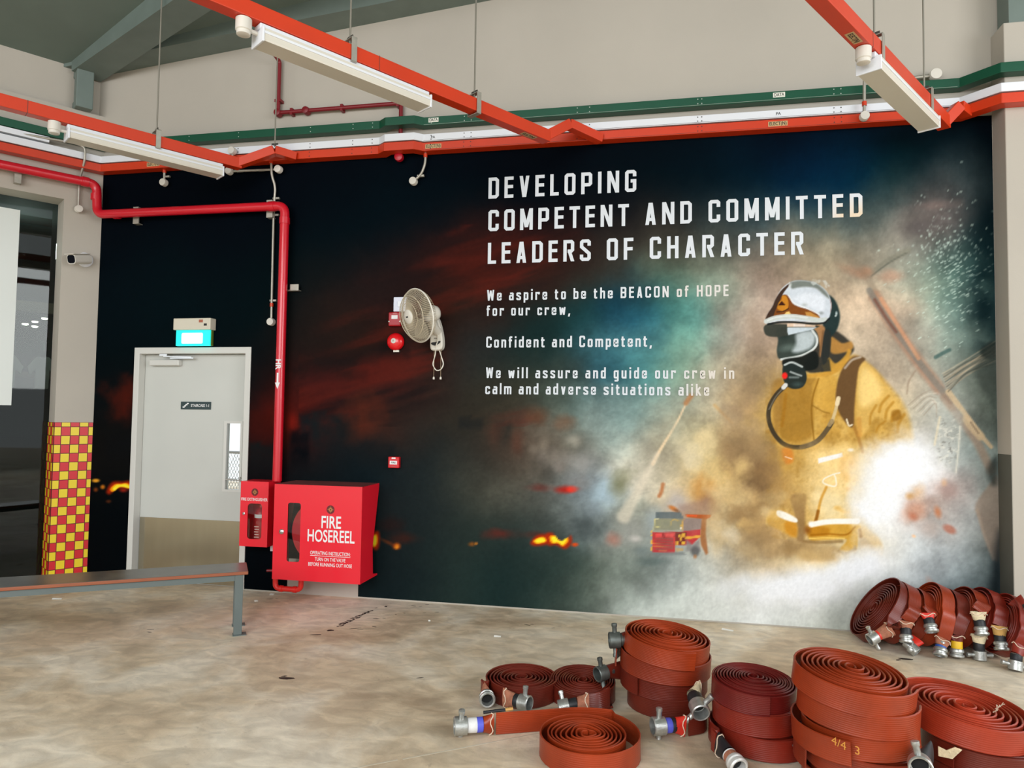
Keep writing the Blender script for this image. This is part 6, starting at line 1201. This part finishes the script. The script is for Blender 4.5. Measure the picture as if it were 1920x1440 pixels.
# --- dull red stack
S = stack(5.215, -2.06, [
    (0.0, .222, .02, -.01, (.02, .02), HR_, 51, 'bottom coil of the dull red stack in the middle', 9, dict(a=-2.55, gap_outer=.02, tail=[((5.0, -2.20, .056), UP), ((5.015, -2.25, .056), UP)])),
    (.105, .205, .0, .0, (-.01, -.02), HR_, 52, 'middle coil of the dull red stack', 12, dict(a=-.6)),
    (.21, .200, -.005, .005, (.03, -.06), hose_mat('crimson_hose_rubber', (112, 26, 22)), 53, 'top coil of the dull red stack', 13, dict(a=-1.35, dome=.015))], '')
coupling(S[0], (5.085, -2.40, .048), (.45, -1, -.22), None, [(CLOTH, .035), (TAPEW, .008)], .95, M('white_painted_alloy', (214, 214, 210), .4, metal=.3), ((5.02, -2.255, .062), (.2, 0, 1), TAPEK), 'plain')
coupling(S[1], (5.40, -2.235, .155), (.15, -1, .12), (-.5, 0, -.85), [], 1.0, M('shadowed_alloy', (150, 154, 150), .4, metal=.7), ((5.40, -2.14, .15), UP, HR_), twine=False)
# --- largest stack
S = stack(5.575, -2.40, [
    (0.0, .25, .03, .0, (0, 0), HB, 61, 'lowest coil of the biggest stack', 8, dict(a=-.5)),
    (.10, .25, .025, .0, (.03, .0), HB, 62, 'second coil from the bottom of the biggest stack', 8, dict(a=-2.7, gap_outer=.02)),
    (.20, .25, .01, .0, (-.05, -.01), HO, 63, 'third coil of the biggest stack, marked with a chalked 3', 8, dict(a=-1.9, gap_outer=.02)),
    (.30, .242, .005, .0, (.06, -.02), HO, 64, 'fourth coil of the biggest stack, just under its top coil', 9, dict(a=-.2)),
    (.405, .232, -.012, .0, (.10, -.06), HO, 65, 'top coil of the biggest stack with loose windings', 10, dict(a=-.4, loose=.006, dome=.015, gap_outer=.016))], '')
CHALK = M('ochre_chalk', (206, 140, 60), .9)
for txt, ang, dz in (('4/4', -118, .012), ('3', -104, .0)):
    a = math.radians(ang); n_ = Vector((math.cos(a), math.sin(a), 0)); e_ = Vector((-math.sin(a), math.cos(a), 0)); text_part(txt, .045, CHALK, S[2], Vector((5.585, -2.40, .262 + dz)) + n_ * .275, e_ * .94 + UP * -.2, UP, name='chalk_mark')
coupling(S[2], (5.735, -2.69, .245), (-.25, -1, .12), (-.2, 0, 1), [], 1.0, ALU, ((5.81, -2.585, .245), UP, TAPEK), twine=False)
# --- right hand stack
S = stack(6.10, -2.21, [
    (0.0, .255, .06, .0, (0, 0), HD, 71, 'lowest coil of the stack at the right edge', 9, dict(a=-.8)),
    (.105, .245, .05, .0, (.02, -.02), HD, 72, 'middle coil of the stack at the right edge', 9, dict(a=-2.4)),
    (.215, .236, -.02, .0, (.10, -.05), hose_mat('salmon_red_hose_rubber', (166, 56, 32)), 73, 'top coil of the stack at the right edge with a frayed edge', 9, dict(a=2.5, loose=.012, gap_outer=.028, w=.105))], '')
fy = MB(); rnd = random.Random(9)
for k in range(14):
    p0 = Vector((6.14 + k * .006, -2.33 + k * .008, .335)); fy.tube([p0, p0 + Vector((rnd.uniform(-.012, .012), rnd.uniform(-.01, .01), rnd.uniform(.004, .018)))], .0016, 4)
tag(part('frayed_threads', fy, TWINE, S[2]), kind='stuff')
part('torn_label', MB().prism([(0, 0), (.05, .0), (.085, .045), (.06, .05), (.03, .03), (0, .04)], (5.895, -2.42, .17), (.95, -.3, 0), UP, (.0, .004, 0)), CREAMB, S[1])

# --- coils leaning like dominoes against the right pier
GW = 'rolled fire hoses leaning by the right pier'
def leaner(label, x, y, R, seed, mat, lean, end, a_end, turns=11, w=.09, yaw=.08, gap=.014, squash=(1, 1)):
    """coil standing on edge with its top leaning to the right; its outer end hangs down in front to the point end"""
    zz = Vector((-math.cos(lean), -math.sin(yaw), math.sin(lean))).normalized(); ex = Vector((0, -1, 0)); ex = (ex - zz * ex.dot(zz)).normalized(); ey = zz.cross(ex)
    if ey.z < 0: ey = -ey
    o = Vector((x, y, R * squash[1] * abs(ey.z) + .05 * abs(zz.z)))
    Rr = R + gap; top = o + ex * (Rr * math.cos(a_end)) + ey * (Rr * squash[1] * math.sin(a_end)); e = Vector(end)
    md = top.lerp(e, .55) + Vector((0, -.02, 0)); fz = Vector((-1, -.05, .12)).normalized()
    t = coil(label, (o.x, o.y, 0), R, w, turns, seed, a_end, -1, mat, group=GW, tail=[(md, zz.lerp(fz, .6)), (e, fz)], frame=(o, ex, ey, zz), squash=squash, gap_outer=gap)
    return t, fz
WL = [  # label, x, R, seed, material, lean, tail end, end angle, coupling position, axis, lug, tapes, binding, style, extra
    ('leftmost leaning coil showing its dark spiral face beside the mural', 6.285, .215, 81, HD, 37, (6.305, -.455, .165), .1, (6.20, -.47, .105), (-.85, -.25, -.45), (-.35, -.1, .9), [(REDT, .02)], CLOTH, 'lug', dict(gap=.035, squash=(.95, 1.1))),
    ('second leaning coil from the left with a dark band above its coupling', 6.395, .212, 82, HB, 26, (6.395, -.46, .22), .55, (6.385, -.485, .12), (-.08, -.35, -.9), None, [(TAPEK, .05)], CLOTH, 'plain', {}),
    ('third leaning coil from the left with a frayed twine binding', 6.50, .19, 83, HB, 26, (6.525, -.46, .285), .7, (6.535, -.485, .20), (.10, -.45, -.88), None, [(TAPEK, .045)], REDT, 'plain', {}),
    ('fourth leaning coil from the left with a blue taped coupling', 6.605, .215, 84, HO, 25, (6.615, -.475, .125), .5, (6.585, -.505, .055), (-.25, -.4, -.85), None, [(BLUE2, .02)], CLOTH, 'plain', {}),
    ('fifth leaning coil with a yellow taped coupling on the floor', 6.70, .195, 85, HD, 24, (6.70, -.46, .15), .6, (6.695, -.475, .05), (-.05, -.15, -1), None, [(TAPEY, .055)], HD, 'plain', {}),
    ('sixth leaning coil with a pale canvas binding high up', 6.81, .205, 86, HB, 24, (6.83, -.47, .315), .9, (6.835, -.49, .205), (.05, -.35, -.93), None, [(TAPEK, .05)], CREAMB, 'plain', {}),
    ('seventh leaning coil with a tan leather binding', 6.92, .205, 87, HR_, 22, (6.945, -.49, .235), .8, (6.94, -.515, .125), (.0, -.3, -.95), None, [(TAPEK, .045)], TANB, 'plain', {}),
    ('rightmost leaning coil in front of the pier with twine at its coupling', 7.03, .20, 88, HR_, 20, (7.02, -.60, .15), .4, (6.975, -.63, .05), (-.2, -.25, -.95), (1, .1, 0), [(TAPEK, .04)], HR_, 'lug', {})]
for lab, x, R, seed, mat, ln, end, ae, cp, ax, lug, tapes, slm, sty, kw in WL:
    t, fz = leaner(lab, x, -.235 - (.13 if seed == 88 else 0), R, seed, mat, math.radians(ln), end, ae, **kw)
    coupling(t, cp, ax, lug, tapes, .95, ALU, (end, fz, slm), sty)
    if seed == 86: coupling(t, (6.835, -.46, .05), (0, -.12, -1), (-.9, -.2, 0), [(TAPEK, .05)], .95, ALU, ((6.84, -.45, .16), (-1, 0, 0), CREAMB))
    if seed == 82: coupling(t, (6.42, -.47, .05), (.6, -.5, -.5), (-.6, -.5, .3), [], .85, ALU, ((6.47, -.42, .1), (-1, 0, 0), REDT), twine=False)
    if seed == 88: coupling(t, (7.115, -.50, .345), (.45, -.8, -.3), None, [(TAPEK, .03)], .95, ALU, ((7.06, -.43, .40), (.3, .3, 1), HR_), 'plain', False)
